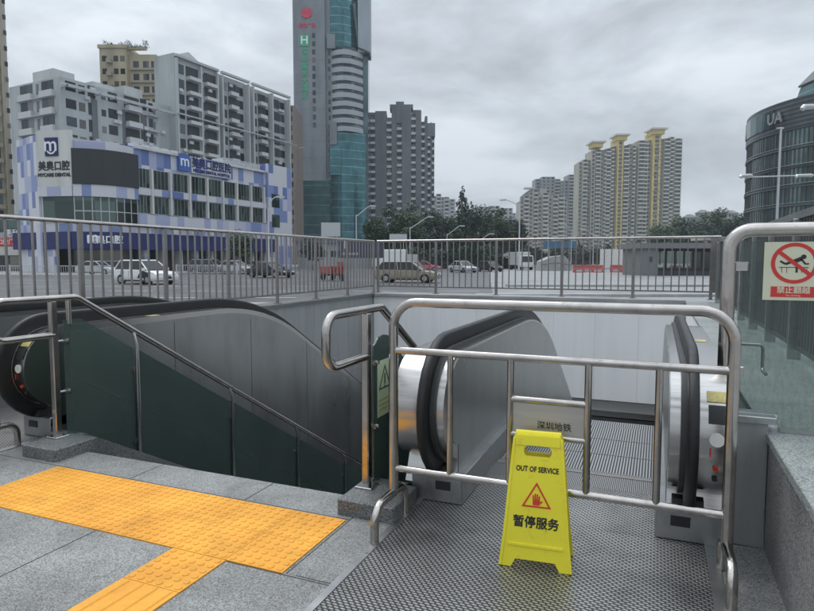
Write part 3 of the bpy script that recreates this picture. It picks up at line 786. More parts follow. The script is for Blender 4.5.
# ================================================================== buildings
wall_cols = dict(apt_grey=(.38, .41, .415), apt_side=(.47, .50, .50), apt_trim=(.52, .54, .54), cream_wall=(.42, .37, .27), beige_wall=(.36, .34, .29), brown_wall=(.20, .16, .14),
  slab_grey=(.20, .225, .25), band_white=(.33, .37, .40), fin_grey=(.30, .34, .38), twin_dark=(.15, .165, .175), twin_side=(.15, .165, .18), bal_white=(.50, .52, .53), pale_wall=(.36, .38, .39),
  res_wall=(.34, .33, .275), res_slab=(.54, .53, .47), res_yellow=(.54, .42, .15), old_wall=(.37, .35, .31), old_slab=(.52, .50, .46), back_grey=(.21, .225, .24), back_slab=(.36, .37, .38),
  kiosk_grey=(.17, .175, .18), roof_tan=(.38, .36, .31), screen_dark=(.028, .032, .035), panel_white=(.58, .59, .57), navy=(.012, .02, .11), board_navy=(.05, .06, .09), shop_white=(.5, .49, .46))
for k_, c_ in wall_cols.items(): mat(k_, c_, .65, var=.10, scale=.25, detail=8, stretch=(1, 1, .35))
mat('win_dark', (.05, .06, .065), .15, .35, var=.7, scale=.5)
mat('win_blue', (.035, .045, .055), .15, .35, var=.7, scale=.5)
mat('win_green', (.06, .085, .08), .10, .5, var=.6, scale=.3)
mat('curtain_wall', (.07, .11, .12), .10, .6, var=.4, scale=.2)
mat('logo_green', (.05, .38, .20), .5, var=0); mat('logo_red', (.62, .04, .10), .5, var=0); mat('logo_blue', (.04, .12, .42), .5, var=0); mat('letter_white', (.75, .77, .8), .5, var=0)
mat('barrier_red', (.44, .09, .08), .5, var=.15, scale=1)
mat('hoarding_blue', (.06, .16, .28), .5, var=.1)
rows('teal_glass', 3.0, (.20, .34, .36), (.05, .15, .17), .07, .15, metal=.6)
rows('teal_dark', 3.6, (.16, .28, .30), (.05, .12, .13), .06, .15, metal=.5)
rows('round_glass', 3.9, (.16, .19, .19), (.13, .20, .19), .24, .12, metal=.7)
rows('louvre', .95, (.07, .085, .095), (.022, .028, .032), .45, .35)

BOX = MB().box(0, 1, 0, 1, 0, 1)
UNIT = {}
def unit(m):
    if m not in UNIT:
        me = bpy.data.meshes.new('box_'+m); me.from_pydata(BOX.v, [], BOX.f); me.materials.append(MATS[m]); UNIT[m] = me
    return UNIT[m]
class Bld:
    def __init__(s, name, label, cat, px, v, turn=0., group=None, z=GZ):
        s.v = v; s.px = px; s.turn = turn
        s.root = thing(name, label, cat, W(px, v, z), YAW+math.radians(turn), group)
        s.u0 = U(px, v); s.z0 = z
    def x(s, px):            # distance along the facade whose face is seen in column px
        t = math.radians(s.turn); a, b = math.cos(t), math.sin(t); k = U(px, 1.0)
        return (k*s.v-s.u0)/(a-k*b)
    def z(s, py, px=None):
        v = s.v if px is None else s.v+s.x(px)*math.sin(math.radians(s.turn))
        return Zh(py, v)-s.z0
    def part(s, name, m, mb, parent=None, smooth=False): return mb.obj(name, m, parent or s.root, smooth)
    def box(s, name, m, *a): return MB().box(*a).obj(name, m, s.root)
    def many(s, name, m, boxes, cap=96, parent=None):
        boxes = sorted(boxes, key=lambda b: -(b[1]-b[0]+b[3]-b[2])*(b[5]-b[4]+.01))
        for b in boxes[:cap]:
            o = bpy.data.objects.new(name, unit(m)); C.objects.link(o); o.parent = parent or s.root
            o.location = (b[0], b[2], b[4]); o.scale = (b[1]-b[0], b[3]-b[2], b[5]-b[4])
        if len(boxes) > cap:
            mb = MB()
            for b in boxes[cap:]: mb.box(*b)
            o = mb.obj(name, m, parent or s.root); o['kind'] = 'stuff'
RP = PI/2
def winmat(name, dark, curtain, rough=.15, metal=.35):
    m = MATS[name]; t = m.node_tree; b = t.nodes['Principled BSDF']
    ob = t.nodes.new('ShaderNodeObjectInfo'); no = t.nodes.new('ShaderNodeTexWhiteNoise'); geo = t.nodes.new('ShaderNodeNewGeometry')
    sn = t.nodes.new('ShaderNodeVectorMath'); sn.operation = 'SNAP'; sn.inputs[1].default_value = (3, 3, 3); t.links.new(geo.outputs['Position'], sn.inputs[0])
    t.links.new(sn.outputs[0], no.inputs['Vector'])
    ad = t.nodes.new('ShaderNodeMath'); ad.operation = 'ADD'; t.links.new(ob.outputs['Random'], ad.inputs[0]); t.links.new(no.outputs['Value'], ad.inputs[1])
    fr = t.nodes.new('ShaderNodeMath'); fr.operation = 'FRACT'; t.links.new(ad.outputs[0], fr.inputs[0])
    r = t.nodes.new('ShaderNodeValToRGB'); r.color_ramp.interpolation = 'CONSTANT'; e = r.color_ramp.elements
    e[0].position = 0; e[0].color = (*dark, 1); e[1].position = .8; e[1].color = (*curtain, 1)
    x = e.new(.35); x.color = (*[c*1.8 for c in dark], 1); x = e.new(.55); x.color = (*[c*.5 for c in dark], 1); x = e.new(.93); x.color = (*[c*.6 for c in curtain], 1)
    t.links.new(fr.outputs[0], r.inputs[0]); t.links.new(r.outputs[0], b.inputs['Base Color'])
winmat('win_dark', (.045, .052, .055), (.20, .19, .17)); winmat('win_blue', (.030, .040, .048), (.17, .18, .18)); winmat('win_green', (.055, .08, .075), (.13, .17, .16))
def dirt(name, amount=.5, scale=4., lo=.52, hi=.75, stretch=(1, 1, 1)):
    t = MATS[name].node_tree; b = t.nodes['Principled BSDF']; lk = b.inputs['Base Color'].links[0]; src = lk.from_socket
    co = t.nodes.new('ShaderNodeTexCoord'); ma = t.nodes.new('ShaderNodeMapping'); ma.inputs['Scale'].default_value = stretch; ma.inputs['Location'].default_value = (3.1, 7.7, 1.3)
    no = t.nodes.new('ShaderNodeTexNoise'); no.inputs['Scale'].default_value = scale; no.inputs['Detail'].default_value = 9; no.inputs['Roughness'].default_value = .65
    mr = t.nodes.new('ShaderNodeMapRange'); mr.inputs[1].default_value = lo; mr.inputs[2].default_value = hi; mr.inputs[3].default_value = 1; mr.inputs[4].default_value = 1-amount
    sc_n = t.nodes.new('ShaderNodeVectorMath'); sc_n.operation = 'SCALE'
    t.links.new(co.outputs['Object'], ma.inputs[0]); t.links.new(ma.outputs[0], no.inputs['Vector']); t.links.new(no.outputs['Fac'], mr.inputs[0])
    t.links.new(src, sc_n.inputs[0]); t.links.new(mr.outputs[0], sc_n.inputs['Scale']); t.links.new(sc_n.outputs[0], b.inputs['Base Color'])
dirt('clad_panel', .18, 3, .5, .72, (1, 1, .3)); dirt('white_panel', .08, 1.6, .48, .7, (2, 2, .12)); dirt('grey_panel', .25, 2, .48, .7, (2, 2, .15))
dirt('tactile_orange', .25, 5, .5, .74); dirt('tactile_orange', .15, 60, .55, .7); dirt('yellow_plastic', .22, 22, .58, .74); dirt('granite', .28, 2.5, .5, .7); dirt('granite', .2, 14, .56, .7)
dirt('floor_plate', .35, 3.5, .5, .7); dirt('tube_steel', .25, 30, .56, .72); dirt('dull_steel', .25, 8, .52, .72); dirt('concrete', .3, 1.2, .48, .7, (1, 1, .3)); dirt('wet_concrete', .3, .35, .48, .68); dirt('asphalt', .35, .3, .48, .62)
for k_ in ('apt_grey', 'apt_side', 'beige_wall', 'cream_wall', 'slab_grey', 'pale_wall', 'res_wall', 'old_wall', 'twin_dark', 'panel_white'): dirt(k_, .25, .35, .47, .68, (1, 1, .18))
# ---- grey apartment slab on the left ----------------------------------------
A = Bld('apartment_building', 'long pale grey apartment block with staggered roofs behind the blue tiled building', 'building', 68, 106, turn=62.6)
def apt():
    b = A; x1 = b.x(174); x2 = b.x(216); x3 = b.x(219); x4 = b.x(246); x5 = b.x(249); x6 = b.x(286)
    Hs, Ht = 33., 43.5
    D = 15
    b.box('wall', 'apt_grey', 0, x1, 0, D, 0, Hs); b.box('wall', 'apt_grey', x1, x2, -1.6, 4.2, 0, Ht)
    b.box('wall', 'apt_grey', x2, x3, 1.5, D, 0, Ht-4); b.box('wall', 'apt_grey', x3, x4, -.8, D, 0, Ht-.6)
    b.box('wall', 'apt_grey', x4, x5, 1.5, D, 0, Ht-4); b.box('wall', 'apt_grey', x5, x6, -.8, D, 0, Ht-1)
    # roof structures
    b.box('roof_house', 'apt_side', 2, 6, 5, 11, Hs, Hs+2.6); b.box('roof_house', 'apt_side', 9, 13.5, 4, 8, Hs, Hs+2.0); b.box('roof_house', 'apt_side', 15, 19, 3, 8, Hs, Hs+2.6)
    b.part('roof_gable', 'apt_trim', MB().prism([(x1+1, Ht), (x1+7, Ht), (x1+4, Ht+1.3)], -1.5, 4, axis='y'))
    win = []; dark = []; trim = []; bal = []; rails = []
    nf = 11
    for f in range(1, 14):
        z = f*3.0+.9
        if z+2 < Hs:
            for xx, w, hh in ((.8, 1.9, 1.6), (3.2, 1.2, 1.5), (7.6, .9, 1.2), (9.0, 1.9, 1.7), (16.0, 1.4, 2.1), (17.9, 1.0, 1.7)):
                if f*7 % 5 == 1 and xx == 10.6: continue
                win.append((xx, xx+w, -.04, .02, z, z+hh))
            bal.append((12.6, 15.6, -1.1, 0, z-.95, z+.05)); rails.append((17.6, 19.9, -.9, 0, z-.95, z-.75))
            win.append((12.8, 15.4, -.03, .03, z+.25, z+1.6))
            dark.append((19.0, 19.5, -.05, 0.02, z-.2, z+1.2))
        if z+2 < Ht:
            for xx, w in ((.8, 1.7), (3.6, 2.3), (7.0, 1.0), (8.8, 2.6), (12.6, 1.2)):
                if x1+xx+w < x2-.3: win.append((x1+xx, x1+xx+w, -1.64, -1.58, z-.2, z+1.75 if w > 1.5 else z+1.5))
            bal.append((x1+3.2, x1+6.2, -2.7, -1.6, z-.95, z-.25)); bal.append((x1+8.0, min(x1+11.0, x2-.2), -2.6, -1.6, z-.95, z-.25))
            for xa, xe in ((x3, x4), (x5, x6)):
                xx = xa+.8
                while xx+1.9 < xe:
                    win.append((xx, xx+2.0, -.84, -.78, z-.2, z+1.65)); xx += 2.6
                bal.append((xa+3.3, xa+5.7, -1.8, -.8, z-.95, z-.1))
            win.append((x2+.4, x3-.3, 1.46, 1.52, z, z+1.4)) if x3-x2 > 1.2 else None
    dark += [(5.6, 6.7, -.12, .02, 4, 30.5), (11.9, 12.4, -.12, .02, 4, 30), (x1+.3, x1+.7, -1.7, -1.58, 6, 40)]
    trim += [(-.8, x1, -1.5, -1.1, 31.2, 31.7), (-.8, x1, -1.5, -1.1, 22.2, 22.7), (x1, x6, -2.6, -2.35, 31.3, 31.55), (x1, x6, -2.6, -2.35, 22.3, 22.55)]
    for k in range(7): trim.append((k*3.1, k*3.1+.35, -1.5, 0, 31.15, 31.5))
    for k in range(14): trim.append((x1+k*3.2, x1+k*3.2+.35, -2.6, -.8, 31.25, 31.45))
    for xx in (x1+.1, x1+6.6, x2-.5, x3+.05, x4-.4, x5+.1, x5+7, x6-.45): trim.append((xx, xx+.45, -2.2, -.8, 3, Ht-1))
    for xa, xe in ((x1, x2), (x3, x4), (x5, x6)): trim.append((xa, xe, -2.3, -1.61, Ht-.7, Ht-.2))
    # left face (x = 0 side)
    for f in range(1, 11):
        z = f*3.0+.7
        for ya, yb in ((2.0, 5.3), (8.0, 11.6)):
            win.append((-.05, .02, ya, yb, z+.1, z+2.)); 
            bal.append((-.55, 0, ya-.1, yb+.1, z-.75, z+.3))
        dark.append((-.04, .02, 6.2, 6.9, z, z+1.8))
        trim.append((-.6, 0, 1.5, 12.2, z-.85, z-.75))
    rnd = random.Random(9); ac = []
    for f in range(1, 14):
        for q in range(9):
            xx = rnd.uniform(.5, x6-1.5); z = f*3.0+rnd.choice((.1, 1.9)); yy = 0 if xx < x1 else -1.6 if xx < x2 else -.8
            if (xx > x1 or z < Hs-1) and not x2-.5 < xx < x3+.5 and not x4-.5 < xx < x5+.5: ac.append((xx, xx+.9, yy-.45, yy, z, z+.6))
    log = []
    for f in range(1, 14):
        z = f*3.0+.9
        for xa, yy, lim in ((x1+3.0, -1.6, Ht), (x1+8.0, -1.6, Ht), (x3+3.2, -.8, Ht), (x5+3.2, -.8, Ht), (x5+8.4, -.8, Ht), (5.0, 0, Hs), (12.4, 0, Hs)):
            if z+2 < lim:
                wd = 3.3 if xa not in (5.0,) else 1.4
                if xa == x3+3.2 or xa >= x5: wd = 2.7
                if yy == -1.6 and xa+wd > x2: wd = x2-xa-.1
                log.append((xa, xa+wd, yy-.055, yy-.045+.08, z-.3, z+1.85))
    b.many('loggia_shade', 'screen_dark', log, 80)  # flat dark plates paint the shade of the recesses behind the balconies
    b.many('air_conditioner', 'lamp_white', ac, 90)
    b.many('window', 'win_blue', win); b.many('dark_strip', 'twin_dark', dark); b.many('balcony', 'apt_trim', bal); b.many('ledge', 'apt_side', trim+rails)
apt()
Y0_ = Bld('apartment_building', 'yellowish tower with a rooftop garden rising behind the pale grey block', 'building', 107, 150)
def ytower():
    b = Y0_; w = b.x(133); zt = b.z(48)
    b.box('wall', 'cream_wall', 0, w, 0, 6, 0, zt); b.box('wall', 'cream_wall', w, b.x(160), 1.5, 7, 0, zt-1.0)
    win = []; bal = []
    f = zt-3.1
    while f > zt-24:
        for xx in (.6, 3.4, 5.0): win.append((xx, xx+1.1, -.05, .02, f, f+1.3))
        for xx in (w+1.0, w+3.4, w+5.4): win.append((xx, xx+1.4, 1.45, 1.52, f-1, f+.5))
        bal.append((1.9, 3.1, -.9, 0, f-.5, f+.4)); bal.append((w+.4, w+7, .9, 1.5, f-1.7, f-1.3)); f -= 3.0
    b.many('window', 'win_dark', win); b.many('balcony', 'beige_wall', bal)
    b.box('parapet', 'cream_wall', -.3, w+.2, -.3, 14, zt, zt+.8)
    mb = MB(); random.seed(3)
    b.box('planter', 'cream_wall', .6, b.x(150), .6, 2.0, zt+.05, zt+.5)
    for i in range(1500):
        cx = random.uniform(.6, b.x(152)); hh = 1.1+.7*math.sin(cx*1.3)+.4*math.sin(cx*3.1); cy, cz = random.uniform(.3, 2.4), zt+.3+random.random()*max(.3, hh); s = .2
        v = [(cx+random.uniform(-s, s), cy+random.uniform(-s, s), cz+random.uniform(-s, s)) for _ in range(3)]
        mb.add(v, [(0, 1, 2)])
    b.part('roof_planting', 'leaf_dark', mb)
ytower()
F0 = Bld('tower_block', 'tall beige tower cut by the left edge of the photo', 'building', -12, 118, turn=62.6)
def fl():
    b = F0; w = b.x(17); Hh = 72
    b.box('wall', 'beige_wall', 0, w, 0, 16, 0, Hh)
    win = []; bal = []; tr = []; wr = b.x(9)
    for f in range(1, 23):
        z = f*3.0; k = 0; xx = wr-2.9
        while xx > .2:
            win.append((xx, xx+2.3, -.06, .02, z+.5, z+2.4)); bal.append((xx-.15, xx+2.45, -.8, 0, z-.3, z+.5)); xx -= 3.1
        tr.append((wr+1.0, wr+1.6, -.05, .02, z+.8, z+1.7))
    b.many('window', 'win_green', win); b.many('balcony', 'cream_wall', bal, 70); b.many('ledge', 'cream_wall', [(wr, wr+.3, -.6, 0, 0, Hh)]); b.many('vent_window', 'win_dark', tr)
fl()
S0 = Bld('shop_building', 'low shop with a red and white sign board at the far left', 'building', -30, 88)
def shop():
    b = S0; w = b.x(27)
    b.box('wall', 'pale_wall', 0, w, 0, 10, 0, 8.2)
    b.box('upper_window', 'win_green', 0, w-.6, -.05, .02, 5.6, 7.9)
    b.box('shopfront', 'win_dark', .5, w-.5, -.05, .02, 0, 2.2)
    s1 = b.box('sign_board', 'red_sign', 0, w-.1, -.4, -.05, 3.6, 4.7); b.box('sign_board', 'shop_white', 0, w-.2, -.35, -.05, 2.3, 3.55)
    text('lettering', '口腔门诊', .8, 'letter_white', s1, T(w-2.3, -.42, 4.15) @ RX(RP), .01, .01)
    text('lettering', '便利', 1.2, 'letter_white', s1, T(w-2.0, -.1, 5.4) @ RX(RP), .02, .02)
shop()
# ---- blue and white tiled commercial building --------------------------------
Bb = Bld('commercial_building', 'blue and white tiled building with a dark screen on its rounded corner', 'building', 137, 83, turn=62.6)
def blue():
    b = Bb; R_ = b.root
    inv = (Matrix.Translation(R_.location) @ Matrix.Rotation(YAW+math.radians(62.6), 4, 'Z')).inverted()
    def lp(px, v): p = inv @ W(px, v, GZ); return (p.x, p.y)
    x1 = b.x(266); x2 = b.x(290)
    Pa, Pb, Pc, Pd = lp(24, 83), lp(44, 79), lp(78, 78.2), lp(100, 78.9)
    Pe = lp(120, 80.3); back = lp(10, 100)
    corner = [Pb, Pc, Pd, Pe, (0, 0)]
    top = 16.9; T1 = 18.9
    foot = [Pa, Pb, Pc, Pd, Pe, (0, 0), (x1, 0), (x1, 14), (Pa[0]+2, 16)]
    def off(pts, d):    # push points outwards (towards -y / corner) by d
        return [(p[0]+(-d*.75 if i < len(pts)-1 else 0), p[1]-d*.66) for i, p in enumerate(pts)]
    b.part('wall', 'blue_tiles', MB().prism(foot, 4.9, top))
    b.part('ground_floor', 'win_dark', MB().prism([Pa, (Pb[0]+1, Pb[1]+1), (Pc[0]+1.2, Pc[1]+1.2), (Pe[0]+1.5, Pe[1]+1.5), (0.8, 1.5), (x1, 1.5), (x1, 14), (Pa[0]+2, 16)], 0, 4.9))
    b.part('end_wall', 'blue_tiles', MB().box(x1, x2, -.6, 14, 0, 18.3))
    def panel(name, m, p, q, z0, z1, d0=.02, d1=.3, parent=None):
        a, c = Vector(p), Vector(q); t = (c-a).normalized(); n = Vector((t.y, -t.x))
        pts = [a+n*d0, c+n*d0, c+n*d1, a+n*d1]
        return MB().prism([tuple(v) for v in pts], z0, z1).obj(name, m, parent or R_)
    def mid(p, q, f): return (p[0]+(q[0]-p[0])*f, p[1]+(q[1]-p[1])*f)
    zt = Zh(131, 78.6, 60)-GZ
    pa = panel('side_tiles', 'blue_tiles', Pa, Pb, 0, zt-.4)
    wp = panel('sign_wall', 'panel_white', Pb, Pc, Zh(187, 78.6)-GZ, zt, .05, .5)
    # rounded corner screen: convex run of narrow faces
    def curve(z0, z1, d0, d1, name, m, a=Pc, n=9):
        import itertools
        A_, B_, C_ = Vector(a), Vector(lp(112, 78.6)), Vector((0, 0)); outer = []; inner = []
        for i in range(n+1):
            t = i/n; p = A_*(1-t)**2+B_*2*t*(1-t)+C_*t*t; dd = ((B_-A_)*(1-t)+(C_-B_)*t).normalized(); nn_ = Vector((dd.y, -dd.x))
            outer.append(tuple(p+nn_*d1)); inner.append(tuple(p+nn_*d0))
        return MB().prism(outer+inner[::-1], z0, z1).obj(name, m, R_)
    zs0, zs1 = Zh(185, 79, 105)-GZ, Zh(150, 79, 105)-GZ
    curve(zs0, zs1, .3, .75, 'screen', 'screen_dark')
    curve(Zh(197, 79)-GZ, zs0-.02, .3, .62, 'tile_band', 'blue_band'); panel('tile_band', 'blue_band', Pb, Pc, Zh(197, 79)-GZ, Zh(187, 78.6)-GZ-.02, .05, .6)
    curve(Zh(222, 79)-GZ, Zh(197, 79)-GZ-.02, .1, .35, 'corner_glazing', 'win_green')
    panel('corner_glazing', 'win_green', mid(Pb, Pc, .08), Pc, Zh(222, 79)-GZ, Zh(197, 79)-GZ-.02, .02, .2)
    mul = MB()
    z0, z1 = Zh(222, 79)-GZ, Zh(197, 79)-GZ-.03
    for i in range(9):
        t = i/8.; A_, B_, C_ = Vector(Pc), Vector(lp(112, 78.6)), Vector((0, 0)); p = A_*(1-t)**2+B_*2*t*(1-t)+C_*t*t; dd = ((B_-A_)*(1-t)+(C_-B_)*t).normalized(); nn_ = Vector((dd.y, -dd.x)); p = p+nn_*.37
        MB().box(p.x-.05, p.x+.05, p.y-.05, p.y+.05, z0, z1).obj('mullion', 'galv', R_)
    curve(z0+1.3, z0+1.42, .30, .42, 'transom', 'galv')
    # window rows on the long facade
    pxs = [(138, 151.5), (155.5, 170), (175, 189), (193, 206.5), (209.5, 222), (225, 236), (239, 250), (253, 263)]
    for (a, c) in pxs:
        xa, xb = b.x(a), b.x(c)
        for (q0, q1) in ((11.5, 14.2), (8.0, 10.5)):
            w = MB().box(xa, xb, -.10, .03, q0, q1).obj('window', 'galv', R_)
            n = 4
            for k in range(n):
                u0 = xa+.06+(xb-xa-.06)*k/n; u1 = xa+(xb-xa-.06)*(k+1)/n
                MB().box(u0, u1, -.115, -.101, q0+.07, q1-.07).obj('pane', 'win_green', w)
        MB().box(xb+.05, xb+.35, -.5, .02, 8.0, 14.2).obj('pilaster', 'panel_white', R_)
    for (q0, q1) in ((10.55, 11.45), (6.2, 7.9)): MB().box(.2, x1, -.34, -.01, q0, q1).obj('tile_band', 'blue_band', R_)
    for (q0, q1) in ((10.9, 13.2), (7.4, 9.6)): b.many('window', 'win_green', [(b.x(270), b.x(277.5), -.66, -.58, q0, q1)])
    b.box('parapet', 'panel_white', .2, x2, -.38, -.0, top, top+.22) if False else b.box('parapet', 'panel_white', .2, x1-.1, -.38, -.01, top-.2, top+.15)
    # canopy sign band and its spotlights
    cb = b.box('canopy', 'navy', -.6, x1+1, -1.6, -.02, 3.0, 5.2); curve(3.0, 5.2, .6, 1.6, 'canopy', 'navy')
    panel('canopy', 'navy', Pa, Pc, 3.0, 5.2, .1, 1.4)
    for px in (166, 184, 203, 220, 235, 248, 262):
        xx = b.x(px); MB().box(xx-.35, xx+.35, -2.2, -1.61, 5.25, 5.9).obj('spotlight', 'lamp_white', R_)
    for k in range(11): 
        xx = 1+k*3.1
        MB().box(xx, xx+.5, -.3, .9, 0, 3.0).obj('pillar', 'panel_white' if k % 3 else 'blue_tiles', R_)
    panel('shop_tiles', 'blue_tiles', Pa, mid(Pb, Pc, .45), 0, 2.98, .1, .5)
    # lettering on the white sign wall
    a, c = Vector(Pb), Vector(Pc); t = (c-a).normalized(); n = Vector((t.y, -t.x)); ln = (c-a).length
    ang = math.atan2(t.y, t.x)
    def onwall(f, z, d=.52): p = a+t*ln*f+n*d; return T(p.x, p.y, z) @ RZ(ang) @ RX(RP)
    zl = Zh(147.5, 78.6, 58)-GZ
    lg = MB().box(-.92, .92, -1.15, 1.15, 0, .12, M=onwall(.46, zl)).obj('logo', 'navy', wp)
    text('lettering', 'm', 2.6, 'letter_white', lg, onwall(.44, zl+.25, .65), .02, .03)
    mb = MB()
    for k in range(10):
        t0, t1 = -2.6+k*.2, -2.4+k*.2
        mb.prism([(.7*math.cos(t0), .75*math.sin(t0)-.05), (.7*math.cos(t1), .75*math.sin(t1)-.05), (.55*math.cos(t1), .6*math.sin(t1)), (.55*math.cos(t0), .6*math.sin(t0))], 0, .04, M=onwall(.46, zl-.15, .66))
    mb.obj('smile', 'letter_white', lg)
    text('lettering', '美奥口腔', 1.28, 'ink', wp, onwall(.5, Zh(167, 78.6)-GZ, .53), .03, .03, xs=.88)
    text('lettering', 'MYCARE DENTAL', .62, 'ink', wp, onwall(.5, Zh(175.5, 78.6)-GZ, .53), .03, .03, xs=.95)
    # facade sign
    xs0, xs1 = b.x(192), b.x(231)
    l2 = MB().box(b.x(179.5), b.x(190.5), -.5, -.02, 14.7, 17.1).obj('logo', 'logo_blue', R_)
    text('lettering', 'm', 2.3, 'letter_white', l2, T((b.x(179.5)+b.x(190.5))/2, -.53, 16.1) @ RX(RP), .02, .03)
    sb = MB().box(xs0, xs1, -.42, -.02, 14.6, 17.0).obj('sign_board', 'blue_tiles', R_)
    text('lettering', '美奥口腔医院', 1.62, 'navy', sb, T((xs0+xs1)/2, -.45, 16.1) @ RX(RP), .03, .05, xs=(xs1-xs0)/9.9)
    text('lettering', 'MYCARE DENTAL HOSPITAL', .6, 'navy', sb, T((xs0+xs1)/2, -.45, 15.0) @ RX(RP), .03, .03, xs=1.0)
    # canopy lettering on the corner
    z = 4.1
    text('lettering', '美奥口腔', 1.1, 'letter_white', cb, T(*lp(106, 76.2), z) @ RZ(-math.radians(62.6)+.05) @ RX(RP), .03, .03)
    text('lettering', 'm', 1.9, 'letter_white', cb, T(*lp(93.5, 75.9), z+.3) @ RZ(-math.radians(62.6)+.05) @ RX(RP), .03, .05)
    # steel frames on the roof
    b.many('roof_frame', 'galv', [(b.x(228)+k*1.4, b.x(228)+k*1.4+.12, .6, 3.0, top, top+1.1) for k in range(8)]+[(b.x(228), b.x(228)+10, .6, .75, top+1.05, top+1.2)])
    b.many('air_conditioner', 'lamp_white', [(1.5+k*1.7, 2.6+k*1.7, 2, 3, top, top+1.0) for k in range(5)])
blue()
# ---- grey slab and curved glass tower -----------------------------------------
Tt = Bld('office_tower', 'tall grey and teal glass tower with red and green rooftop lettering', 'building', 296, 225)
def tow():
    b = Tt; s = lambda px: b.x(px); Hh = 104
    b.box('wall', 'slab_grey', 0, s(327), 0, 16, 26, Hh)
    b.many('roof_post', 'slab_grey', [(0, .5, 0, .5, Hh, Hh+8), (s(300), s(327), 2, 14, Hh, Hh+9)])
    b.box('podium', 'teal_dark', s(298), s(331), -1.2, 18, 0, b.z(181))
    win = []; 
    for k in range(14):
        y = 33+k*8.15
        if y < 126: win.append((s(314.6), s(317.6), -.08, .02, b.z(y+5), b.z(y)))
    for k in range(22):
        y = 33+k*8.15
        win.append((s(329.3), s(331.6), 1.42, 1.52, b.z(y+4.5), b.z(y)))
    b.box('recess_wall', 'slab_grey', s(327), s(334), 1.5, 16, 20, Hh+6)
    b.many('window', 'win_dark', win)
    b.many('panel_joint', 'twin_side', [(0.1, s(327)-.1, -.03, .0, b.z(60+i*16.3), b.z(60+i*16.3)+.12) for i in range(8)])
    def arcpoly(xa, xb, bulge, y0=1.5, yb=14, n=10):
        p = []
        for i in range(n+1):
            t = i/n; p.append((xa+(xb-xa)*t, y0-bulge*math.sin(PI*min(1, t*1.0))*.8+3.2*t*t))
        return p+[(xb, yb), (xa, yb)]
    z1, z2 = b.z(131), b.z(46)
    b.part('glass_body', 'teal_glass', MB().prism(arcpoly(s(327), s(365), 2.0, 2.), 0, z1))
    b.part('banded_body', 'win_blue', MB().prism(arcpoly(s(333), s(362.5), 2.6, 1.6), z1, z2))
    k = 0; z = z1
    P_ = arcpoly(s(332.6), s(363), 3.2, 1.4)
    while z < z2:
        b.part('floor_band', 'band_white', MB().prism(P_, z, z+1.75)); z += 3.02
    mw = []
    b.part('upper_glass', 'teal_glass', MB().prism(arcpoly(s(327), s(358), 2.2, 2.2), z2, Hh+7))
    b.box('crown_block', 'slab_grey', s(329), s(337), .0, 6, b.z(48), b.z(34))
    b.box('fin', 'fin_grey', s(358.5), s(370.5), 3.0, 12, b.z(49), Hh+10)
    b.part('fin_edge', 'curtain_wall', MB().prism([(s(353.5), b.z(0)), (s(358.6), b.z(46)), (s(370), b.z(51)), (s(370), b.z(49)), (s(358.5), b.z(44)), (s(357), b.z(0))], 2.6, 11, axis='y'))
    b.box('side_glass', 'curtain_wall', s(362.8), s(368), 5.5, 14, 0, b.z(50))
    b.box('notch_glass', 'teal_glass', s(331), s(342), -.2, 2, b.z(175), b.z(145)); b.box('notch_wall', 'slab_grey', s(331), s(338), -.2, 2, b.z(144.5), b.z(122))
    # lettering: red flower emblem over a line of characters, green emblem over a vertical line
    em = MB(); cx, cz = s(309.5), b.z(12.5)
    for i, (dx, w, h) in enumerate(((-1.55, .5, 1.5), (-.8, .55, 1.9), (0, .6, 2.1), (.8, .55, 1.9), (1.55, .5, 1.5))):
        em.prism([(cx+dx-w*.5, cz-1.2), (cx+dx+w*.5, cz-1.2), (cx+dx*1.15+w*.6, cz+h*.4), (cx+dx*1.15, cz+h), (cx+dx*1.15-w*.6, cz+h*.4)], -.3, -.02, axis='y')
    em.prism([(cx-1.9, cz-.9), (cx-.8, cz-1.9), (cx+.8, cz-1.9), (cx+1.9, cz-.9)], -.35, -.02, axis='y')
    b.part('emblem', 'logo_red', em)
    text('lettering', '联合广场', 1.75, 'logo_red', b.root, T(s(309.8), -.1, b.z(25.5)) @ RX(RP), .06, .05, xs=.9)
    g = b.box('green_emblem', 'logo_green', s(302.5), s(312), -.25, -.02, b.z(46), b.z(35))
    text('lettering', 'H', 4.0, 'letter_white', g, T(s(307.2), -.3, b.z(40.5)) @ RX(RP), .04, .06)
    for i, ch in enumerate('深圳商务大酒店'):
        text('lettering', ch, 2.35, 'logo_green', b.root, T(s(307.2), -.1, b.z(52+i*7.3)) @ RX(RP), .06, .07)
tow()
